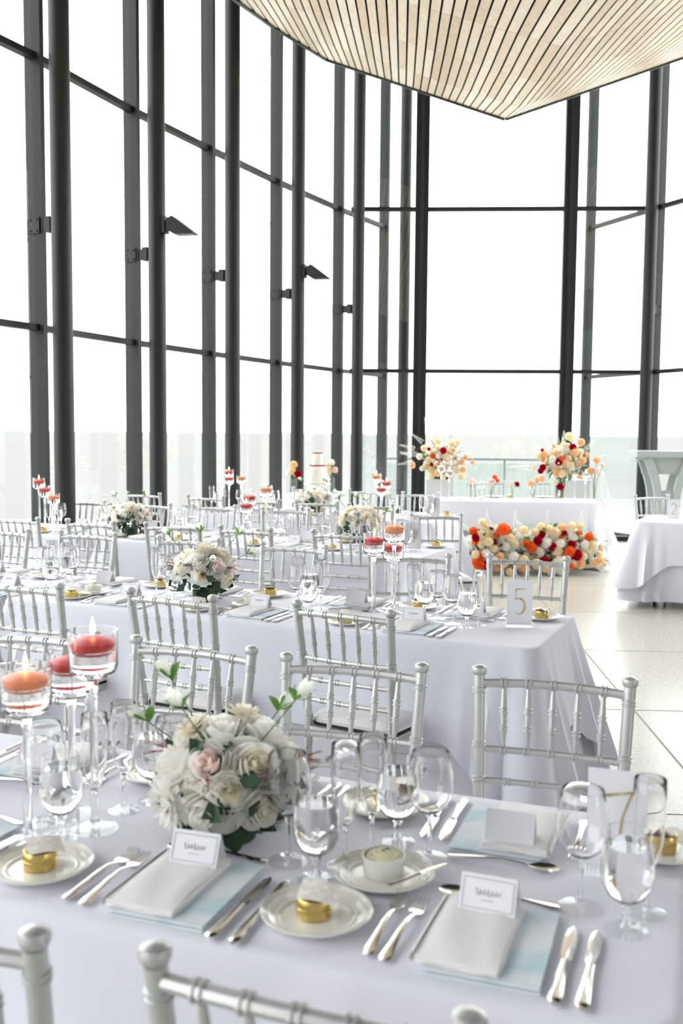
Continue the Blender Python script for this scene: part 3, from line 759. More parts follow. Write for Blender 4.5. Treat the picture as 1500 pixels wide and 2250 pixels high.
def candle_at(x, y, H_, m_, where, z=TOP):
    return assemble('candle_holder', HOLD[H_, m_], '%s glass holder with lit %s floating candle, %s' % (HN[H_], CN[m_], where), 'candle', (x, y, z), 0, 'candle holders')

# ------------------------------------------------------------------ flowers
def petal(b, th, wid, r0_, r1, h0, h1, curl, k=0, nu=5, nv=5, ruf=.0, sd=0):
    def f(u, v):
        x = 2*u-1; w = wid*(math.sin(PI*(.18+.64*v)))**.6; a_ = th+x*w
        r_ = r0_+(r1-r0_)*math.sin(v*PI*.55)+curl*max(0, v-.7)**1.2*3
        z = h0+(h1-h0)*v-(x*x)*.18*(h1-h0)*v-curl*max(0, v-.82)*2.2
        r_ *= 1+ruf*math.sin(x*9+sd)*v
        return (r_*math.cos(a_), r_*math.sin(a_), z)
    b.grid(f, nu, nv, k)
def rose(name, mat1, mat2, open_=1., sd=0):
    """unit rose: about 1 across, facing +z; broad petals, each tucked behind the next"""
    random.seed(sd); b = MB()
    for li, (n, R_, ht, fl) in enumerate(((2, .055, .33, 0.), (3, .10, .345, .0), (3, .155, .33, .03), (4, .215, .30, .06), (5, .285, .25, .12), (5, .365, .17, .22), (6, .45, .05, .34))):
        R_ *= open_ if li > 2 else 1
        for i in range(n):
            th = 2*PI*(i+random.uniform(-.1, .1))/n+li*1.1; wid = 1.42*PI/n; r2 = R_*random.uniform(.95, 1.05); h2 = ht+random.uniform(-.02, .02); rf = random.uniform(0, 6)
            def f(u, v):
                x = 2*u-1; a_ = th+x*wid*(.45+.55*min(1, v*1.6))*(1-.16*max(0, v-.45)**1.5*2)
                rr = r2*(max(0.001, math.sin(min(1, v*1.05)*PI/2))**.65)*(1+.10*x)+fl*.34*max(0, v-.62)**1.4*(1.4+.4*math.sin(rf+3*x))
                z = -.22+(h2+.22)*v**1.15-.20*(abs(x)**2.6)*v**3-fl*.45*max(0, v-.75)**1.6*2.2
                return (rr*math.cos(a_), rr*math.sin(a_), z)
            b.grid(f, 7, 6, 1 if li < 4 else 0)
    b.lathe([(.0001, -.30), (.10, -.24), (.06, -.1)], 8, k=0)
    return b.mesh(name, [mat1, mat2])
def pompon(name, m1, sd=0, n=70, m2=None):
    """unit ball-shaped dahlia / chrysanthemum made of short petals"""
    random.seed(sd); b = MB()
    for i in range(n):
        z = 1-1.55*(i+.5)/n; ph = i*2.39996; r_ = math.sqrt(max(0, 1-z*z)); d = Vector((r_*math.cos(ph), r_*math.sin(ph), z))
        t = Vector((-math.sin(ph), math.cos(ph), 0)); u_ = t.cross(d) if d.length else Vector((0, 0, 1)); L_ = .46*random.uniform(.93, 1.07); w = .085+.05*(1-abs(z))
        base = d*.22; tip = d*L_+u_*-.05; mid = d*L_*.82
        b.add([base, mid-t*w-d*.02, mid+t*w-d*.02, tip+t*w*.55+u_*.02, tip-t*w*.55+u_*.02, mid+u_*-.06-d*.05], [(0, 1, 5), (0, 5, 2), (1, 4, 5), (4, 3, 5), (3, 2, 5)], 0 if i > n*.12 or not m2 else 1)
    b.lathe([(.0001, -.3), (.25, -.15), (.3, .05), (.2, .25), (.0001, .3)], 8)
    return b.mesh(name, [m1, m2] if m2 else m1)
def dahlia(name, m1, m2, sd=0):
    random.seed(sd); b = MB()
    for li, (n, L_, el, w) in enumerate(((10, .22, 75, .05), (12, .34, 55, .06), (14, .44, 35, .07), (14, .50, 15, .075), (12, .50, -4, .075))):
        for i in range(n):
            a_ = 2*PI*(i+.5*(li % 2))/n+random.uniform(-.06, .06); e_ = R(el+random.uniform(-5, 5)); d = Vector((math.cos(a_)*math.cos(e_), math.sin(a_)*math.cos(e_), math.sin(e_))); t = Vector((-math.sin(a_), math.cos(a_), 0)); u_ = t.cross(d)
            p0 = d*.04; b.add([p0, d*L_*.5-t*w+u_*-.03, d*L_*.5+u_*.01, d*L_*.5+t*w+u_*-.03, d*L_*.85-t*w*.7, d*L_*.85+t*w*.7, d*L_+u_*-.03], [(0,1,2),(0,2,3),(1,4,6,2),(2,6,5,3)], 1 if li == 0 else 0)
    return b.mesh(name, [m1, m2])
def leaf_mesh(name, m_, l=1., w=.42):
    b = MB()
    def f(u, v):
        x = 2*u-1; ww = w/2*math.sin(PI*min(1, .04+.96*v)**.85)**.9 if v < .999 else 0
        return (x*ww, v*l, .10*l*math.sin(v*PI)+.10*abs(x)*ww*2-.12*l*v*v)
    b.grid(f, 4, 7); return b.mesh(name, m_)
def bud_mesh():
    b = MB()
    for i in range(5): petal(b, i*2*PI/5, .75, .05, .2, 0, .55, -.02, 0, 4, 4)
    for i in range(4): petal(b, i*PI/2+.3, .28, .06, .24, -.05, .30, .05, 1, 3, 3)
    return b.mesh('bud', ['rose_white', 'bright_leaf'])
def sprig_mesh():
    random.seed(4); b = MB(); b.sweep([(0, 0, 0), (.03, .02, .5), (.0, .06, 1.)], [.008, .006, .003], 5, 1)
    for i in range(46):
        f_ = .22+.78*i/46; a_ = i*2.4; r_ = .13*(1.08-f_); c = Vector((r_*math.cos(a_), r_*math.sin(a_)+.05*f_, f_))
        for k in range(4):
            q = a_+k*1.57; s_ = .042*(1.15-.5*f_); t = Vector((math.cos(q), math.sin(q), .5))*s_; u_ = Vector((-math.sin(q), math.cos(q), 0))*s_*.6
            b.add([c, c+t*.7-u_, c+t*1.2, c+t*.7+u_], [(0,1,2,3)], 0)
    return b.mesh('sprig', ['sprig_white', 'stem'])
def berry_mesh():
    random.seed(9); b = MB()
    for i in range(9):
        e_ = Vector((random.uniform(-.4, .4), random.uniform(-.4, .4), random.uniform(.5, 1))); b.sweep([(0, 0, 0), e_*.6+Vector((0, 0, .05)), e_], [.012, .01, .008], 4, 1)
        b.lathe([(.0001, -.05), (.05, 0), (.03, .05), (.0001, .06)], 5, e_, 0)
    return b.mesh('filler', ['bloom_white', 'bloom_red'])
MR = [rose('rose', 'rose_white', 'rose_cream', 1., 1), rose('rose', 'rose_white', 'rose_white', 1.05, 2), rose('rose', 'rose_white', 'rose_blush', .98, 3)]
MD = dahlia('dahlia', 'rose_cream', 'petal_heart', 5)
MD2 = dahlia('dahlia', 'rose_white', 'rose_cream', 6)
MP = {k: pompon('bloom', 'bloom_'+k, i) for i, k in enumerate(('peach', 'pale', 'orange', 'red', 'white', 'pink'))}
ML = leaf_mesh('leaf', 'leaf'); MDL = leaf_mesh('leaf', 'dark_leaf', 1, .5); MBL = leaf_mesh('leaf', 'bright_leaf', 1, .4)
MBUD = bud_mesh(); MSP = sprig_mesh(); MBE = berry_mesh()
def orient(d, tw=0.):
    q = Vector(d).to_track_quat('Z', 'Y'); m_ = q.to_matrix() @ Matrix.Rotation(tw, 3, 'Z'); return m_.to_euler()
def put(parent, name, me, p, d, s_, tw=0.):
    return obj(name, me, parent, p, orient(d, tw), s_)
def fol_core(parent, c, r_, m_='dark_leaf', n=70, sd=0, sq=(1, 1, .75)):
    random.seed(sd); b = MB()
    for i in range(n):
        d = Vector((random.gauss(0, 1), random.gauss(0, 1), random.gauss(.2, 1))).normalized(); p = Vector(c)+Vector((d.x*r_*sq[0], d.y*r_*sq[1], d.z*r_*sq[2]))*random.uniform(.5, .95)
        t = d.orthogonal().normalized(); t.rotate(Matrix.Rotation(random.uniform(0, 6), 3, d)); u_ = d.cross(t); L_ = r_*.36; w = r_*.13
        e_ = (t+d*.5).normalized()
        b.add([p, p+e_*L_*.5-u_*w, p+e_*L_, p+e_*L_*.5+u_*w], [(0,1,2,3)])
    o_ = obj('foliage', b.mesh('foliage', m_), parent); o_['kind'] = 'stuff'; return o_
def centrepiece(x, y, label, seed, sc=1., z=TOP, custom=None, rz=0.):
    r = thing('flower_centrepiece', label, 'flowers', (x, y, z), rz, 'white rose centrepieces')
    b = MB(); b.lathe([(.045, 0), (.05, .002), (.052, .055), (.046, .058), (.0001, .058)], 20); obj('bowl', b.mesh('bowl', 'dark_leaf'), r)
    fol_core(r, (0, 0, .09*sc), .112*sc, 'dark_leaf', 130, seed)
    random.seed(seed)
    items = custom
    if items is None:
        items = []
        for i in range(17):
            zf = .98-1.05*i/16; a_ = i*2.4+seed; rr_ = math.sqrt(max(0, 1-zf*zf)); k = random.choice(['r0', 'r1', 'r1', 'r2', 'd', 'r0'])
            items.append((k, Vector((rr_*math.cos(a_), rr_*math.sin(a_), zf)), random.uniform(.074, .09)))
    for i, (k, d, s_) in enumerate(items):
        d = Vector(d).normalized(); p = Vector((d.x*.105, d.y*.105, .095+d.z*.085))*1.0*sc
        if k[0] == 'r': put(r, 'rose', MR[int(k[1])], p-d*s_*.2, d, s_*sc, i)
        elif k == 'd': put(r, 'dahlia', MD, p, d, s_*1.05*sc, i)
        elif k == 'e': put(r, 'dahlia', MD2, p, d, s_*sc, i)
    for i in range(24):
        a_ = random.uniform(0, 6.28); el = random.uniform(-.4, .8); d = Vector((math.cos(a_)*math.cos(el), math.sin(a_)*math.cos(el), math.sin(el)))
        p = Vector((d.x*.10, d.y*.10, .09+d.z*.08))*sc; t = (d+Vector((random.uniform(-.5, .5), random.uniform(-.5, .5), .1))).normalized()
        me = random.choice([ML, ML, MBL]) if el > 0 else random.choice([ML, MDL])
        if d.y < -.4 and el > .15 and i % 3: continue; o_ = obj('leaf', me, r, p, (t.to_track_quat('Y', 'Z').to_matrix() @ Matrix.Rotation(random.uniform(-.6, .6), 3, 'Y')).to_euler(), random.uniform(.045, .075)*sc)
    for i in range(5):
        a_ = seed*1.3+i*1.6; d = Vector((math.cos(a_)*.75, math.sin(a_)*.75, .9 if i < 3 else .35)).normalized(); tip = Vector((0, 0, .09*sc))+d*(.185 if i < 3 else .17)*sc
        b = MB(); b.sweep([Vector((0, 0, .09*sc))+d*.06*sc, tip], .0013, 5); st = obj('stem', b.mesh('stem', 'stem'), r)
        put(r, 'bud', MBUD, tip, d, .055*sc)
        for q in (-1, 1): obj('leaf', MBL, r, tip-d*.01, ((d+Vector((q*.8, .3*q, .1))).to_track_quat('Y', 'Z')).to_euler(), .036*sc)
    for i in range(4):
        a_ = seed+i*1.7+.8; d = Vector((math.cos(a_), math.sin(a_), .35)).normalized(); put(r, 'filler', MBE, Vector((0, 0, .09))*sc+d*.10*sc, d, .055*sc)
    return r

# ------------------------------------------------------------------ place settings
def setting(c, az, tname, where, plate=True, glasses=True, z=TOP+.0005, text=True, ramekin=None, detail=True, far=False):
    """c: centre of the napkin; az: direction of the table edge; far: the guest sits on the far side"""
    rz = -az+(PI if far else 0); rot = Matrix.Rotation(rz, 3, 'Z')
    def L_(x, y, zz=0): return Vector(c)+rot @ Vector((x, y, 0))+Vector((0, 0, z+zz))
    w = '%s, %s' % (tname, where)
    j = lambda a_=.03: random.uniform(-a_, a_)
    assemble('menu_card', [('menu_sheet', MENU)], 'pale blue menu under the napkin at %s' % w, 'menu', L_(.022, 0), rz+j(), 'menus')
    tag(obj('napkin', NAP, None, L_(-.012, -.002, .003), (0, 0, rz+j(.04))), 'folded white napkin at %s' % w, 'napkin', 'napkins')
    if detail:
        assemble('name_card', CARD, 'white tent name card at %s' % w, 'name card', L_(.0, .070, .0215), rz+j(.06), 'name cards')
        assemble('fork', FORK, 'outer silver fork at %s' % w, 'fork', L_(-.148, -.005), rz+j(), 'forks')
        assemble('fork', FORK, 'inner silver fork at %s' % w, 'fork', L_(-.116, -.012), rz+j(), 'forks')
        assemble('knife', KNIFE, 'inner silver knife at %s' % w, 'knife', L_(.130, -.02), rz+j(), 'knives')
        assemble('knife', KNIFE, 'outer silver knife at %s' % w, 'knife', L_(.166, -.02), rz+j(), 'knives')
        assemble('spoon', SPOON, 'silver dessert spoon at %s' % w, 'spoon', L_(.0, .142), rz+PI/2+j(.08), 'spoons')
    if plate:
        tag(obj('bread_plate', PLATE, None, L_(-.258, -.02), (0, 0, rz)), 'ivory ring-rimmed plate by the forks at %s' % w, 'plate', 'bread plates')
        assemble('favour_tin', TIN_P, 'gold favour tin with paper tag at %s' % w, 'tin', L_(-.262, -.02, .0042), rz+j(.5), 'favour tins')
    if glasses:
        assemble('water_goblet', GOB, 'stemmed goblet of water at %s' % w, 'glass', L_(.205, .115), 0, 'water goblets')
        assemble('wine_glass', WINE, 'empty wine glass at %s' % w, 'glass', L_(.130, .165), 0, 'wine glasses')
        assemble('champagne_flute', FLUTE, 'empty champagne flute at %s' % w, 'glass', L_(.232, .185), 0, 'champagne flutes')
def ramekin_set(c, az, w, z=TOP+.0005):
    tag(obj('butter_plate', PLATE, None, (c[0], c[1], z), None), 'ivory plate under the butter ramekin, %s' % w, 'plate', 'butter plates')
    assemble('butter_ramekin', RAM_P, 'fluted ramekin of whipped butter, %s' % w, 'ramekin', (c[0], c[1], z+.0045), 0, 'butter ramekins')
    d = Vector((math.cos(-az), math.sin(-az), 0)); n_ = Vector((-d.y, d.x, 0))
    p = Vector((c[0], c[1], 0))+d*.066+n_*-.005
    assemble('butter_knife', KNIFE, 'small butter knife on its plate, %s' % w, 'knife', (p.x, p.y, z+.0165), 0, 'butter knives', rot=(0, 0, -az-.55), scale=.62)

random.seed(77)
# table 7
NP = [Vector((.215, 1.455, 0)), Vector((-.27, 1.62, 0)), Vector((-.755, 1.79, 0))]
for i, c in enumerate(NP): setting(c, A7, T7n, 'near side, %s from number card' % ORD[i])
FP = [Vector((*(0.342, 1.858), 0)), Vector((*(0.342, 1.858), 0))+a7*.535+b7*.02, Vector((*(0.342, 1.858), 0))+a7*1.06+b7*.02]
for i, c in enumerate(FP): setting(c, A7, T7n, 'far side, %s from number card' % ORD[i], far=True)
ramekin_set((0.078, 1.671), A7, 'on table seven')
candle_at(*(-0.471, 1.870), .39, 'red_wax', 'on table seven')
candle_at(*(-0.533, 1.942), .335, 'red_wax', 'on table seven')
candle_at(*(-0.580, 1.808), .335, 'orange_wax', 'on table seven')
# the big blurred centrepiece of table 7, flower by flower
C7 = (-0.207, 1.841)
cust = [('r0', (.42, -.70, .50), .090), ('r2', (-.22, -.78, .56), .086), ('r0', (.60, -.84, -.22), .088), ('r1', (-.22, -.98, -.26), .092), ('e', (-.80, -.70, -.20), .086),
        ('r1', (-.80, -.45, .40), .086), ('r1', (-.12, -.25, 1.), .09), ('r1', (.50, .05, .88), .082), ('r1', (-.62, .2, .75), .086), ('r1', (1., -.10, .25), .086), ('r2', (.8, .5, .2), .086),
        ('d', (.15, .35, .98), .07), ('d', (-.55, -.10, .95), .062), ('r1', (1., -.35, -.35), .076), ('r1', (-.9, .5, .0), .086), ('r0', (0, .95, .3), .086), ('r0', (.12, -1, .14), .060), ('r1', (-1., .1, -.1), .076), ('r1', (.4, .7, .6), .082), ('r1', (-.4, .8, .5), .08)]
centrepiece(C7[0], C7[1], 'large blurred white rose centrepiece on table seven', 2, 1.25, custom=cust)

# table 5
for i, s_ in enumerate((1.333, 2.03, 2.70, 3.40)): setting(ab(s_, 3.645), TA, T5n, 'near side, %s from number card' % ORD[i])
for i, s_ in enumerate((1.165, 1.70, 2.44, 3.05, 3.75)): setting(ab(s_, 4.06), TA, T5n, 'far side, %s from number card' % ORD[i], far=True)
ramekin_set((-1.160, 4.628), TA, 'on table five, the far side of its flowers'); ramekin_set((-0.391, 4.334), TA, 'on table five between its flowers and candles')
candle_at(*(0.141, 4.242), .335, 'red_wax', 'by the number end of table five')
candle_at(*(0.225, 4.202), .39, 'orange_wax', 'by the number end of table five')
candle_at(*(0.232, 4.416), .285, 'red_wax', 'by the number end of table five')
c = ab(3.72, 3.83); candle_at(c.x, c.y, .335, 'red_wax', 'in the far group of table five')
c = ab(3.80, 3.90); candle_at(c.x, c.y, .285, 'red_wax', 'in the far group of table five')
c = (-0.616, 4.446); centrepiece(c[0], c[1], 'white rose centrepiece on table five with bright green leaves', 5, 1.32)
# table 3 row
for i, s_ in enumerate((2.42, 3.0, 3.60, 4.15, 4.80)): setting(ab(s_, 5.90), TA, 'table three', 'near side, %s from number card' % ORD[i])
for i, s_ in enumerate((2.39, 3.05, 3.75, 4.35, 5.0)): setting(ab(s_, 6.33), TA, 'table three', 'far side, %s from number card' % ORD[i], far=True)
c = (-1.541, 7.259); centrepiece(c[0], c[1], 'white rose centrepiece beyond table five, before the second column', 8, 1.28)
c = (0.130, 6.962); centrepiece(c[0], c[1], 'white rose centrepiece on table three behind the candles of table five', 11, 1.3)

for q_, H_, m_ in (((-0.641, 6.930), .335, 'red_wax'), ((-0.530, 6.979), .39, 'orange_wax'), ((-0.655, 6.837), .285, 'red_wax')): candle_at(*q_, H_, m_, 'on table three, between its two flower bowls')
for q_, H_, m_ in (((-2.363, 7.773), .39, 'red_wax'), ((-2.284, 7.650), .335, 'red_wax'), ((-2.182, 7.539), .285, 'orange_wax')): candle_at(*q_, H_, m_, 'in the group before the nearest column')
# table 1
for i, s_ in enumerate((3.08, 3.72, 4.36, 4.96)):
    setting(ab(s_, 8.26), TA, 'table one', 'near side, %s from number card' % ORD[i], detail=(i < 1))
    setting(ab(s_, 8.68), TA, 'table one', 'far side, %s from number card' % ORD[i], far=True, detail=False)
for q_, H_, m_ in (((-1.109, 9.798), .39, 'red_wax'), ((-1.090, 9.637), .335, 'red_wax'), ((-0.988, 9.799), .335, 'orange_wax')): candle_at(*q_, H_, m_, 'on table one before a column')
for q_, H_, m_ in (((0.319, 9.141), .39, 'orange_wax'), ((0.406, 9.036), .335, 'red_wax'), ((0.356, 8.927), .285, 'red_wax')): candle_at(*q_, H_, m_, 'on table one near its number card')
q_ = (-0.257, 9.364); centrepiece(q_[0], q_[1], 'white rose centrepiece on table one in front of the cake', 14, 1.3)

# ------------------------------------------------------------------ table numbers
def stroke(b, pts, ws, y0=-.0016, y1=-.0006):
    """flat ribbon of varying width in the card's x-z plane"""
    n = len(pts); L_, R_ = [], []
    for i in range(n):
        t = (Vector(pts[min(i+1, n-1)])-Vector(pts[max(i-1, 0)])).normalized(); q = Vector((-t.y, t.x))*ws[i]/2
        L_.append(Vector(pts[i])+q); R_.append(Vector(pts[i])-q)
    v = [(p.x, y0, p.y) for p in L_+R_]+[(p.x, y1, p.y) for p in L_+R_]
    f = [(i, i+1, n+i+1, n+i) for i in range(n-1)]+[(2*n+i, 3*n+i, 3*n+i+1, 2*n+i+1) for i in range(n-1)]
    b.add(v, f)
def arc(cx, cy, rx, ry, a0, a1, n=16): return [(cx+rx*math.cos(R(a0+(a1-a0)*i/n)), cy+ry*math.sin(R(a0+(a1-a0)*i/n))) for i in range(n+1)]
def digit(d):
    b = MB()
    if d == 5:
        stroke(b, [(-.017, .150), (.019, .152)], [.005, .005]); stroke(b, [(-.0155, .152), (-.0165, .106)], [.0025, .002])
        stroke(b, arc(-.003, .082, .023, .032, 128, -128), [.001+.009*math.sin(PI*(.06+.88*i/16)) for i in range(17)])
    if d == 7:
        stroke(b, [(-.026, .128), (-.025, .141)], [.003, .004]); stroke(b, [(-.026, .139), (.026, .150)], [.0055, .0045])
        stroke(b, [(.025, .150), (.010, .105), (.002, .055)], [.003, .003, .006])
    if d == 3:
        stroke(b, arc(-.003, .128, .019, .022, 150, -80), [.001+.006*math.sin(PI*(.06+.88*i/16)) for i in range(17)]); stroke(b, arc(-.003, .080, .022, .027, 85, -140), [.001+.008*math.sin(PI*(.06+.88*i/16)) for i in range(17)])
    if d == 2:
        stroke(b, arc(.0, .125, .020, .024, 165, -20)+[(.010, .095), (-.018, .058)], [.001+.007*math.sin(PI*(.06+.8*i/18)) for i in range(19)]); stroke(b, [(-.020, .056), (.023, .056)], [.004, .006])
    if d == 1:
        stroke(b, [(-.012, .135), (.0, .150)], [.002, .003]); stroke(b, [(.001, .152), (.001, .056)], [.006, .006])
    return b.mesh('numeral', 'gold_foil', False)
bc = MB(); bc.box((0, 0, .098), (.100, .0012, .178)); CARDM = bc.mesh('card', 'paper', False)
bc = MB(); bc.box((0, 0, .0075), (.105, .045, .015)); bc.box((0, .0035, .055), (.102, .003, .08)); HOLDM = bc.mesh('acrylic_stand', 'thin_glass', False)
def table_number(x, y, rz, d, where):
    assemble('table_number', [('card', CARDM), ('numeral', digit(d)), ('acrylic_stand', HOLDM)], 'white card with gold numeral %s, %s' % ({1:'one',2:'two',3:'three',5:'five',7:'seven'}[d], where), 'table number', (x, y, TOP+.0005), rz, 'table numbers')
table_number(*(0.712, 3.925), R(-8), 5, 'at the corner end of table five')
table_number(*(0.484, 1.690), R(-18), 7, 'behind the water goblet on table seven, nearest the camera')
q_ = ab(2.20, 6.10); table_number(q_.x, q_.y, R(-20), 3, 'at the end of the table behind table five')
q_ = ab(2.86, 8.47); table_number(q_.x, q_.y, R(-20), 1, 'at the end of the table by the prow screen')
table_number(2.98, 8.92, R(-18), 2, 'on the table before the grey console')
# table 2 goblets
for i, (x, y) in enumerate(((3.10, 8.84), (3.20, 8.92), (3.28, 8.75))):
    nm, pr, lb = (('water_goblet', GOB, 'stemmed goblet of water'), ('wine_glass', WINE, 'empty wine glass'), ('champagne_flute', FLUTE, 'empty champagne flute'))[i]
    assemble(nm, pr, lb+' on table two beside its number card', 'glass', (x, y, TOP), 0, 'glasses on table 2')
# care tag on the hanging corner of table 5's top cloth
b = MB(); b.box((0, 0, 0), (.030, .0015, .055)); b.box((.024, 0, -.02), (.018, .0012, .03))
r = thing('care_label', 'small white cloth label with red print at the hanging cloth corner of table five', 'label', ((0.749, 3.961)[0], (0.749, 3.961)[1], .20), R(-20))
obj('label_sheet', b.mesh('label_sheet', 'paper', False), r, None, (0, R(20), 0))
b = MB(); b.sweep([(-.01, -.0018, .018), (-.002, -.0018, .022), (.006, -.0018, .012), (-.004, -.0018, .004), (.008, -.0018, -.002), (0, -.0018, -.012)], .0012, 4); obj('red_print', b.mesh('red_print', 'red_ink'), r, None, (0, R(20), 0))

# ------------------------------------------------------------------ cake table
cx, cy = -.30, 12.25
t = thing('cake_table', 'small round table under the cake, hidden by its cloth', 'table', (cx, cy, 0))
b = MB(); b.lathe([(.38, .72), (.38, .755)], 32); obj('tabletop', b.mesh('tabletop', 'far_white'), t)
b = MB(); b.lathe([(.22, 0), (.22, .02), (.03, .04), (.03, .72)], 20); obj('pedestal', b.mesh('pedestal', 'black_steel'), t)
b = MB(); prof = [(.0001, .760), (.375, .760), (.388, .756), (.395, .74), (.41, .55), (.425, .3), (.445, .015)]
n = 120; v = []
for j, (r_, z) in enumerate(prof):
    for i in range(n):
        a_ = 2*PI*i/n; k = max(0, .745-z)/.73; rr_ = r_+k*.035*math.sin(9*a_)+k*.012*math.sin(23*a_+1); v.append((rr_*math.cos(a_), rr_*math.sin(a_), z))
b.add(v, [(j*n+i, j*n+(i+1) % n, (j+1)*n+(i+1) % n, (j+1)*n+i) for j in range(len(prof)-1) for i in range(n)])
tag(obj('tablecloth', b.mesh('cloth', 'cloth'), None, (cx, cy, 0)), 'white round cloth with soft folds on the cake table', 'tablecloth')
kx = -.30
r = thing('cake_stand', 'white pedestal cake stand under the two-tier cake', 'cake stand', (kx, cy, TOP))
b = MB(); b.lathe([(.09, 0), (.09, .01), (.03, .03), (.02, .07), (.04, .10), (.165, .115), (.17, .125), (.168, .128), (.0001, .122)], 36); obj('stand', b.mesh('stand', 'white_china'), r)
r = thing('wedding_cake', 'two-tier cream cake with dark red bands and tiny icing beads', 'cake', (kx, cy, TOP+.128))
def tier(R_, H_, z): b = MB(); b.lathe([(R_, 0), (R_*1.0, H_-.012), (R_-.012, H_), (.0001, H_+.002)], 40, (0, 0, z)); return b.mesh('tier', 'cake_icing')
obj('tier', tier(.112, .215, 0), r); obj('tier', tier(.070, .155, .217), r)
def ring(R_, z, s_): b = MB(); b.sweep([(R_*math.cos(2*PI*i/40), R_*math.sin(2*PI*i/40), z+s_*.3*math.sin(i*1.9)) for i in range(41)], s_, 6); return b
obj('red_band', ring(.096, .222, .009).mesh('red_band', 'cake_red'), r); obj('red_band', ring(.058, .374, .007).mesh('red_band', 'cake_red'), r)
b = MB()
for i in range(46): b.lathe([(.0001, -.006), (.005, -.003), (.005, .003), (.0001, .006)], 6, (.115*math.cos(2*PI*i/46), .115*math.sin(2*PI*i/46), .007))
o = obj('icing_beads', b.mesh('icing_beads', 'cake_icing'), r); o['kind'] = 'stuff'

def vase_thing(x, y, z, h_, r_, label, flowers, leaves=2, name='bud_vase', gr=None, green=False):
    t = thing(name, label, 'vase', (x, y, z), 0, gr)
    b = MB(); b.open = True; b.lathe([(.0001, 0), (r_, 0), (r_, h_), (r_-.002, h_), (r_-.002, .008), (.0001, .008)], 20); obj('glass_body', b.mesh('glass_body', 'thin_glass'), t)
    random.seed(int(abs(x)*1000)+7)
    for k, p, s_ in flowers:
        p = Vector(p); b = MB(); b.sweep([(random.uniform(-.3, .3)*r_, 0, .01), (p.x*.3, p.y*.3, h_), p], .003 if not green else .006, 5); obj('stem', b.mesh('stem', 'stem' if not green else 'leaf'), t)
        d = Vector((p.x*1.5, p.y*1.5-.04, .08)); put(t, 'bloom', MP[k], p, d, s_)
    for i in range(leaves):
        q = Vector(flowers[i % len(flowers)][1]); d = Vector((random.choice((-1, 1)), random.uniform(-.5, .5), random.uniform(-.4, .5)))
        obj('leaf', ML, t, q*.92+Vector((0, 0, -.02)), d.to_track_quat('Y', 'Z').to_euler(), .07)
    return t
vase_thing(-.585, 12.10, TOP, .20, .045, 'clear cylinder vase of peach and red blooms beside the cake', [('peach', (0, 0, .36), .11), ('pale', (-.02, -.01, .29), .11), ('white', (-.06, -.02, .25), .09), ('red', (.055, -.03, .25), .10), ('pale', (.02, .03, .24), .09)], 5)
vase_thing(-.13, 12.40, TOP, .20, .045, 'clear cylinder vase of pale blooms behind the cake', [('white', (0, 0, .38), .10), ('pale', (-.05, 0, .34), .10), ('pink', (.04, 0, .29), .10), ('pale', (-.03, -.02, .27), .09)], 7)
for i, (x, y) in enumerate(((-.02, 12.02), (.04, 12.08), (-.07, 12.10))):
    tag(obj('napkin', NAP, None, (x, y, TOP+.003+.002*i), (.0, .0, .6*i)), 'crumpled white napkin on the cake table edge, %s of a small heap' % ('front', 'middle', 'back')[i], 'napkin', 'cake table napkins').scale = (.9, .6, 1.9)

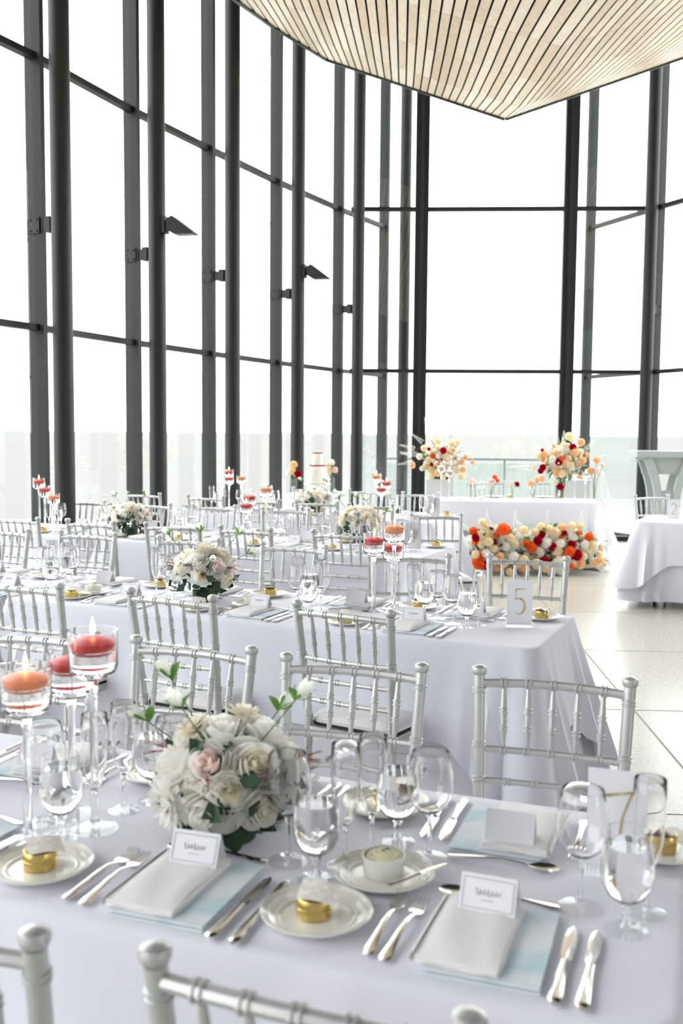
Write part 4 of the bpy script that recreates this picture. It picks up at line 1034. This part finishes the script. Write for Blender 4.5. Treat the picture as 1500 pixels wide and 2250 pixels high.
# ------------------------------------------------------------------ sweetheart table dressing
def big_arrangement(x, y, z, label, blooms, sprigs, vase, seed, core_r=.20):
    r = thing('tall_flower_arrangement', label, 'flowers', (x, y, z), 0, 'large sweetheart flowers'); random.seed(seed)
    if vase:
        b = MB(); b.open = True; b.lathe([(.0001, 0), (.055, 0), (.055, .30), (.052, .30), (.052, .01), (.0001, .01)], 24); obj('vase', b.mesh('vase', 'thin_glass'), r)
        for i in range(9):
            a_ = i*2.4; b = MB(); b.sweep([(.02*math.cos(a_), .02*math.sin(a_), .012), (.032*math.cos(a_+2), .032*math.sin(a_+2), .16), (.05*math.cos(a_+3), .05*math.sin(a_+3), .36)], .007, 6); obj('stem', b.mesh('stem', 'leaf'), r)
    else:
        b = MB(); b.lathe([(.11, 0), (.12, .10), (.115, .102), (.0001, .102)], 24); obj('bowl', b.mesh('bowl', 'dark_leaf'), r)
    hz = vase_h = .46 if vase else .24
    fol_core(r, (0, 0, hz), core_r, 'leaf', 60, seed)
    fol_core(r, (0, 0, hz), core_r*1.12, 'sprig_white', 200, seed+1)
    for i in range(46):
        a_ = i*2.4; z_ = -.85+1.75*i/45; q = math.sqrt(max(0, 1-min(1, z_*z_))); d = Vector((q*math.cos(a_), q*math.sin(a_), z_)); put(r, 'bloom', MP[('white', 'pale', 'white', 'peach')[i % 4]], Vector((0, 0, hz))+d*core_r*.95, d, random.uniform(.055, .085), i)
    for i in range(16):
        a_ = i*2.4; z_ = -.75+1.6*i/15; q = math.sqrt(max(0, 1-min(1, z_*z_))); d = Vector((q*math.cos(a_), -abs(q*math.sin(a_))*.7+.1, z_))
        put(r, 'filler', MSP, Vector((0, 0, hz))+d*core_r*.55, d, core_r*random.uniform(.75, 1.1), i)
    for k, px, pz, s_ in blooms:
        d = Vector((px, -.17-random.uniform(-.07, .08), pz-hz)); p = Vector((px, d.y*(1-.55*min(1, abs(px)/.3)), pz)); 
        put(r, 'bloom', MP[k], p, Vector((px*1.5, -.3, (pz-hz)*.8+.06)), s_*1.18, px*9)
    for px, pz, dx, dz, s_ in sprigs:
        put(r, 'sprig', MSP, Vector((px, random.uniform(-.1, .08), pz)), Vector((dx, random.uniform(-.3, .2), dz)), s_, px*7)
    for i in range(16):
        a_ = random.uniform(0, PI*2); d = Vector((math.cos(a_), -.3+random.uniform(-.3, .3), math.sin(a_)*.8)).normalized()
        obj('leaf', random.choice([ML, MBL]), r, Vector((0, 0, hz))+d*core_r*1.0, (d.to_track_quat('Y', 'Z').to_matrix() @ Matrix.Rotation(random.uniform(-1, 1), 3, 'Y')).to_euler(), random.uniform(.06, .10))
    return r
def px_list(lst, x0, y0, ppm):         # (kind, column, row, size px) measured around a reference, in pixels of 1/ppm metres
    return [(k, (x-x0)/ppm, (y0-y)/ppm, s_/ppm) for k, x, y, s_ in lst]
# left arrangement: 260x190 detail at 5.77 per px, scale 1020 per metre at 12.4 m away
LEFT = [('pale',615,247,85),('pale',793,277,80),('pale',868,257,72),('red',683,360,78),('red',507,345,45),('peach',838,365,55),('pale',455,335,80),('orange',565,430,80),('red',645,460,84),('pale',760,395,90),('pink',792,480,88),
  ('pale',715,435,90),('pale',515,487,90),('peach',672,550,92),('orange',730,540,60),('red',550,535,50),('pale',485,565,95),('peach',312,550,80),('pale',550,610,100),('peach',620,635,96),('pale',860,515,85),('peach',925,505,75),('peach',942,600,75),('pale',870,610,80),
  ('peach',975,443,66),('peach',1058,505,64),('pale',930,690,78),('pale',540,680,80),('pale',690,690,66),('red',640,745,60),('white',400,440,80),('white',590,380,80),('white',430,590,60),('white',800,690,70),('pale',655,400,70),('peach',600,520,70)]
sp = [(-.28, .36, -1, .25, .26), (-.25, .30, -1, .05, .28), (-.2, .42, -.8, .6, .24), (-.16, .5, -.3, 1, .27), (.10, .5, .35, 1, .28), (-.3, .22, -1, -.15, .26), (.22, .14, .6, -.6, .18), (-.1, .40, -.5, .8, .22), (.18, .3, 1, .1, .2), (-.33, .28, -1, .3, .2), (.02, .45, .1, 1, .2), (.25, .2, .9, -.4, .2)]
b = MB(); b.box((0, 0, .465), (.33, .33, .93)); b.box((0, 0, .94), (.345, .345, .02))
PLN = b.mesh('plinth', 'plinth', False)
c = (1.224, 12.500, 0.960); tag(obj('plinth', PLN, None, (c[0], c[1], 0), (0, 0, -GA)), 'grey square plinth of the sweetheart table nearer the cake', 'plinth', 'plinths')
big_arrangement(c[0]+.03, c[1], .95, 'large peach, red and white arrangement on the plinth nearer the cake', px_list(LEFT, 690, 720, 1010), sp, False, 3)
c2_ = (2.943, 12.600, 0.970); o = obj('plinth', PLN, None, (c2_[0], c2_[1], 0), (0, 0, -GA)); tag(o, 'grey square plinth of the sweetheart table nearer the grey console', 'plinth', 'plinths')
RIGHT = [('pale',728,210,100),('pale',780,250,60),('peach',895,285,95),('pale',693,322,85),('red',805,345,86),('red',430,385,40),('peach',453,435,85),('pale',385,455,80),('peach',592,425,88),('pale',705,440,80),('peach',815,410,85),('pale',905,405,88),
  ('white',870,440,70),('pale',820,495,95),('peach',930,510,84),('peach',1010,443,66),('orange',650,480,60),('red',625,525,92),('peach',700,525,80),('pale',770,560,88),('pale',835,585,80),('peach',890,560,60),('red',437,600,80),('red',415,645,72),
  ('peach',600,625,90),('pale',670,675,98),('peach',610,690,70),('peach',435,745,75),('peach',375,755,50),('peach',905,715,56),('white',550,490,90),('white',540,600,90),('white',500,650,60),('pale',330,600,56),('white',640,360,70),('pale',740,480,66),('white',790,690,60),('peach',440,500,70)]
sp = [(-.12, .55, -.5, 1, .26), (-.2, .5, -.8, .8, .24), (-.05, .6, -.2, 1, .24), (.2, .5, .7, .8, .28), (.25, .42, 1, .5, .24), (-.3, .36, -1, .05, .30), (-.1, .35, -.2, -.1, .2), (-.12, .25, -.2, -.8, .2), (.28, .3, 1, .1, .24), (.0, .5, 0, 1, .3)]
c3 = (2.600, 11.750, 0.770); big_arrangement(c3[0], c3[1], TOP, 'large peach, red and white arrangement in a green-stemmed glass vase', px_list(RIGHT, 715, 1000, 1075), sp, True, 5)
# ground flowers in front of the table, two drifts
G1 = [('pale',480,590,40),('pale',500,610,36),('white',530,630,40),('orange',588,622,58),('pale',522,650,44),('orange',436,635,40),('red',446,665,36),('orange',450,690,34),('white',582,657,42),('pale',512,685,44),('pale',625,665,38),('red',537,690,36),('orange',552,652,28),
  ('pale',688,625,44),('pale',475,700,36),('pale',446,750,40),('orange',472,760,38),('orange',472,808,52),('red',510,805,44),('peach',560,815,40),('pale',620,835,36),('pale',540,720,40),('white',600,710,40),('pale',650,700,34),('orange',445,790,34),('white',500,745,44),('peach',570,760,42),
  ('white',640,760,50),('pale',590,790,44),('peach',660,800,40),('white',540,780,40),('pale',690,770,40),('peach',700,820,40),('pale',480,650,40)]
G2_ = [('pale',780,612,44),('pale',822,625,48),('peach',885,612,40),('pale',935,605,42),('pale',980,608,38),('red',780,647,42),('red',762,680,42),('pale',748,640,40),('orange',704,695,36),('orange',728,715,46),('white',805,692,50),('pale',860,640,40),('orange',880,655,32),('red',895,640,26),
  ('white',940,660,44),('orange',1022,660,40),('orange',965,640,26),('white',877,693,42),('red',835,712,40),('red',938,695,44),('pale',1022,715,44),('orange',923,733,54),('red',955,750,52),('pale',860,730,54),('pale',990,757,44),('peach',975,795,52),('pale',1072,745,34),('peach',1072,775,36),
  ('red',792,785,48),('pale',752,795,50),('pale',798,817,44),('white',870,790,66),('pale',935,795,44),('white',1000,700,44),('orange',850,770,26),('white',830,830,50),('peach',900,760,40),('white',770,740,50),('orange',930,805,34),('pale',1040,700,34),('peach',1045,790,34),('white',880,830,44),('white',950,700,36)]
def drift(x, y, label, blooms, x0, w_, seed):
    r = thing('floor_flower_arrangement', label, 'flowers', (x, y, 0), -GA, 'floor flowers'); random.seed(seed); ppm = 472.
    fol_core(r, (0, .06, .26), .40, 'leaf', 90, seed, (w_, .35, .55))
    fol_core(r, (0, .04, .26), .38, 'sprig_white', 380, seed+1, (w_, .40, .55))
    for k, px, py, s_ in blooms:
        h_ = (855-py)/ppm; fx = (px-x0)/ppm; yy = -.16+.24*max(0, h_-.15)+random.uniform(-.03, .03)
        put(r, 'bloom', MP[k], (fx, yy-.05, max(h_, s_/ppm*.45)), (fx*.6, -.8, .5), s_/ppm*1.22, fx*11)
    for i in range(60):
        fx = random.uniform(-w_*.42, w_*.42); h_ = random.uniform(.05, .50)*(1-.75*abs(2*fx/w_)**3); put(r, 'bloom', MP[random.choice(('white', 'white', 'pale'))], (fx, -.10+.22*max(0, h_-.15), h_), (fx*.6, -.8, .5), random.uniform(.05, .085), i)
    for i in range(12):
        fx = random.uniform(-w_*.40, w_*.40)*1.05; h_ = random.uniform(.05, .5); d = Vector((fx*2+random.uniform(-.4, .4), -.45, random.uniform(.1, 1)))
        put(r, 'sprig', MSP, (fx*.9, -.06, h_), d, random.uniform(.14, .2), i)
    for i in range(18):
        fx = random.uniform(-w_*.4, w_*.4); h_ = random.uniform(.05, .5); d = Vector((fx+random.uniform(-.6, .6), -.6, random.uniform(-.2, .8)))
        obj('leaf', random.choice([ML, MBL, MDL]), r, (fx, -.14, h_), (d.to_track_quat('Y', 'Z')).to_euler(), random.uniform(.07, .11))
    for fx in (-.12*w_, .2*w_): put(r, 'sprig', MSP, (fx, 0, .45), (0, -.1, 1), .24, 1)
    return r
q_ = (1.708, 10.718); drift(q_[0], q_[1]+.12, 'drift of orange, red and cream blooms on the floor, beside table three', G1, 565, .95, 21)
q_ = (2.398, 10.758); drift(q_[0], q_[1]+.12, 'wider drift of orange, red and cream blooms on the floor, on the console side', G2_, 885, 1.15, 22)
# bud vases and candles along the sweetheart table
for (q_, fl, lb) in (
    ((1.506, 11.596), [('pink', (0, 0, .20), .10), ('red', (-.01, .03, .22), .06)], 'small glass vase with one pink bloom on the sweetheart table'),
    ((1.743, 11.625), [('pink', (0, 0, .19), .09), ('orange', (.04, 0, .25), .07), ('orange', (.07, 0, .21), .06)], 'small glass vase with orange and pink blooms on the sweetheart table'),
    ((1.993, 11.656), [('pink', (-.01, 0, .17), .07), ('red', (.055, 0, .17), .075)], 'small glass vase with a red bloom mid sweetheart table'),
    ((2.256, 11.689), [('peach', (-.04, 0, .18), .085), ('pink', (.03, 0, .19), .07)], 'small glass vase with a peach bloom on the sweetheart table'),
    ((2.513, 11.642), [('white', (-.02, 0, .19), .10), ('red', (.035, -.02, .145), .10)], 'small glass vase with white and dark red blooms on the sweetheart table')):
    vase_thing(q_[0], q_[1], TOP, .12, .02, lb, fl, 3, gr='bud vases')
q_ = (2.923, 11.537); vase_thing(q_[0], q_[1], TOP, .22, .028, 'tall clear vase of peach blooms at the console end of the sweetheart table', [('peach', (.02, 0, .46), .10), ('pink', (.09, 0, .40), .06), ('pink', (.0, 0, .33), .11), ('peach', (-.05, 0, .34), .09)], 3, gr='bud vases')
for q_, H_, m_, lb in (((1.167, 11.713),.39, 'white_wax','at the cake end of the sweetheart table'), ((1.273, 11.807),.335,'white_wax','at the cake end of the sweetheart table'), ((2.732, 11.669),.39, 'white_wax','at the console end of the sweetheart table'), ((2.820, 11.524),.335,'white_wax','at the console end of the sweetheart table')):
    candle_at(q_[0], q_[1], H_, m_, lb)
b = MB(); b.open = True; b.lathe([(.0001, 0), (.024, 0), (.028, .05), (.0265, .05), (.0225, .004), (.0001, .004)], 18); VG = b.mesh('votive_cup', 'thin_glass')
b = MB(); b.lathe([(.0215, .0045), (.0235, .026), (.0001, .027)], 16); VW = b.mesh('wax', 'white_wax')
for i, q_ in enumerate(((1.340, 11.269), (1.581, 11.298), (1.813, 11.326), (2.078, 11.358), (2.355, 11.392), (2.559, 11.416))):
    assemble('votive', [('votive_cup', VG), ('wax', VW)], 'small clear votive candle on the sweetheart table edge, %s from the cake end' % ORD[i], 'candle', (q_[0], q_[1]-.0, TOP), 0, 'votive candles')
for i, q_ in enumerate(((1.815, 11.850), (2.421, 11.850))):
    tag(obj('bread_plate', PLATE, None, (q_[0], q_[1]+.02, TOP), None, 1.25), 'ivory plate at the %s place of the sweetheart table' % ('cake-side', 'console-side')[i], 'plate', 'sweetheart plates')
    assemble('favour_tin', TIN_P, 'small gold tin at the %s place of the sweetheart table' % ('cake-side', 'console-side')[i], 'tin', (q_[0]+(.19 if i == 0 else .16), q_[1], TOP), 0, 'favour tins')
    assemble('wine_glass', WINE, 'empty wine glass at the %s place of the sweetheart table' % ('cake-side', 'console-side')[i], 'glass', (q_[0]-.14, q_[1]+.06, TOP), 0, 'wine glasses')

# ------------------------------------------------------------------ grey console at the right
K0 = (3.430, 11.600, 1.332)
r = thing('console_table', 'tall grey console with curved crossing legs beyond table two', 'console', (K0[0], K0[1], 0), R(-6))
W_, Dp, Hh = 1.75, .60, K0[2]
b = MB(); b.box((W_/2, Dp/2, Hh-.035), (W_, Dp, .07)); obj('top', b.mesh('top', 'console', False), r)
b = MB(); b.box((W_/2, .10, Hh-.17), (W_-.30, .04, .20)); obj('apron', b.mesh('apron', 'console', False), r)
b = MB(); b.box((W_/2, Dp-.08, Hh-.17), (W_-.30, .04, .20)); obj('apron', b.mesh('apron', 'console', False), r)
zc = .78*Hh*.72; Hh2 = Hh-.07
def crescent(side, y0, y1):
    out_, inn = [], []
    for i in range(25):
        f_ = i/24; z = Hh2*(1-f_); t_ = (f_-.45)/.5
        x = .27-.17*min(1.2, abs(t_))**1.9
        w = .075+.03*abs(t_); out_.append((x-w/2, z)); inn.append((x+w/2, z))
    poly = out_+inn[::-1]
    if side: poly = [(.74-x, z) for x, z in poly]
    n = len(poly); v = [(x, y0, z) for x, z in poly]+[(x, y1, z) for x, z in poly]; m_ = len(out_)
    b = MB(); f = []
    for i in range(m_-1): f += [(i, i+1, n-2-i, n-1-i), (n+n-1-i, n+n-2-i, n+i+1, n+i)]
    f += [(i, n+i, n+(i+1) % n, (i+1) % n) for i in range(n)]
    b.add(v, f); return b.mesh('leg', 'console', False)
for y0, y1 in ((.04, .12), (Dp-.12, Dp-.04)):
    for sd_ in (0, 1):
        me = crescent(sd_, y0, y1); obj('leg', me, r); obj('leg', me, r, (W_-.74, 0, 0))
b = MB(); pts_ = [(.37+.115*math.cos(2*PI*i/36), .08, Hh2*.575+.115*math.sin(2*PI*i/36)) for i in range(37)]
for i in range(36): v, f = bar(pts_[i], pts_[i+1], .07, .06, (0, 1, 0)); b.add(v, f)
obj('ring', b.mesh('ring', 'console', False), r)
b = MB(); b.prism([(-.02, .02), (.10, .02), (.10, Dp-.02), (-.02, Dp-.02)], Hh-.10, Hh-.07); obj('corner_block', b.mesh('corner_block', 'console', False), r)
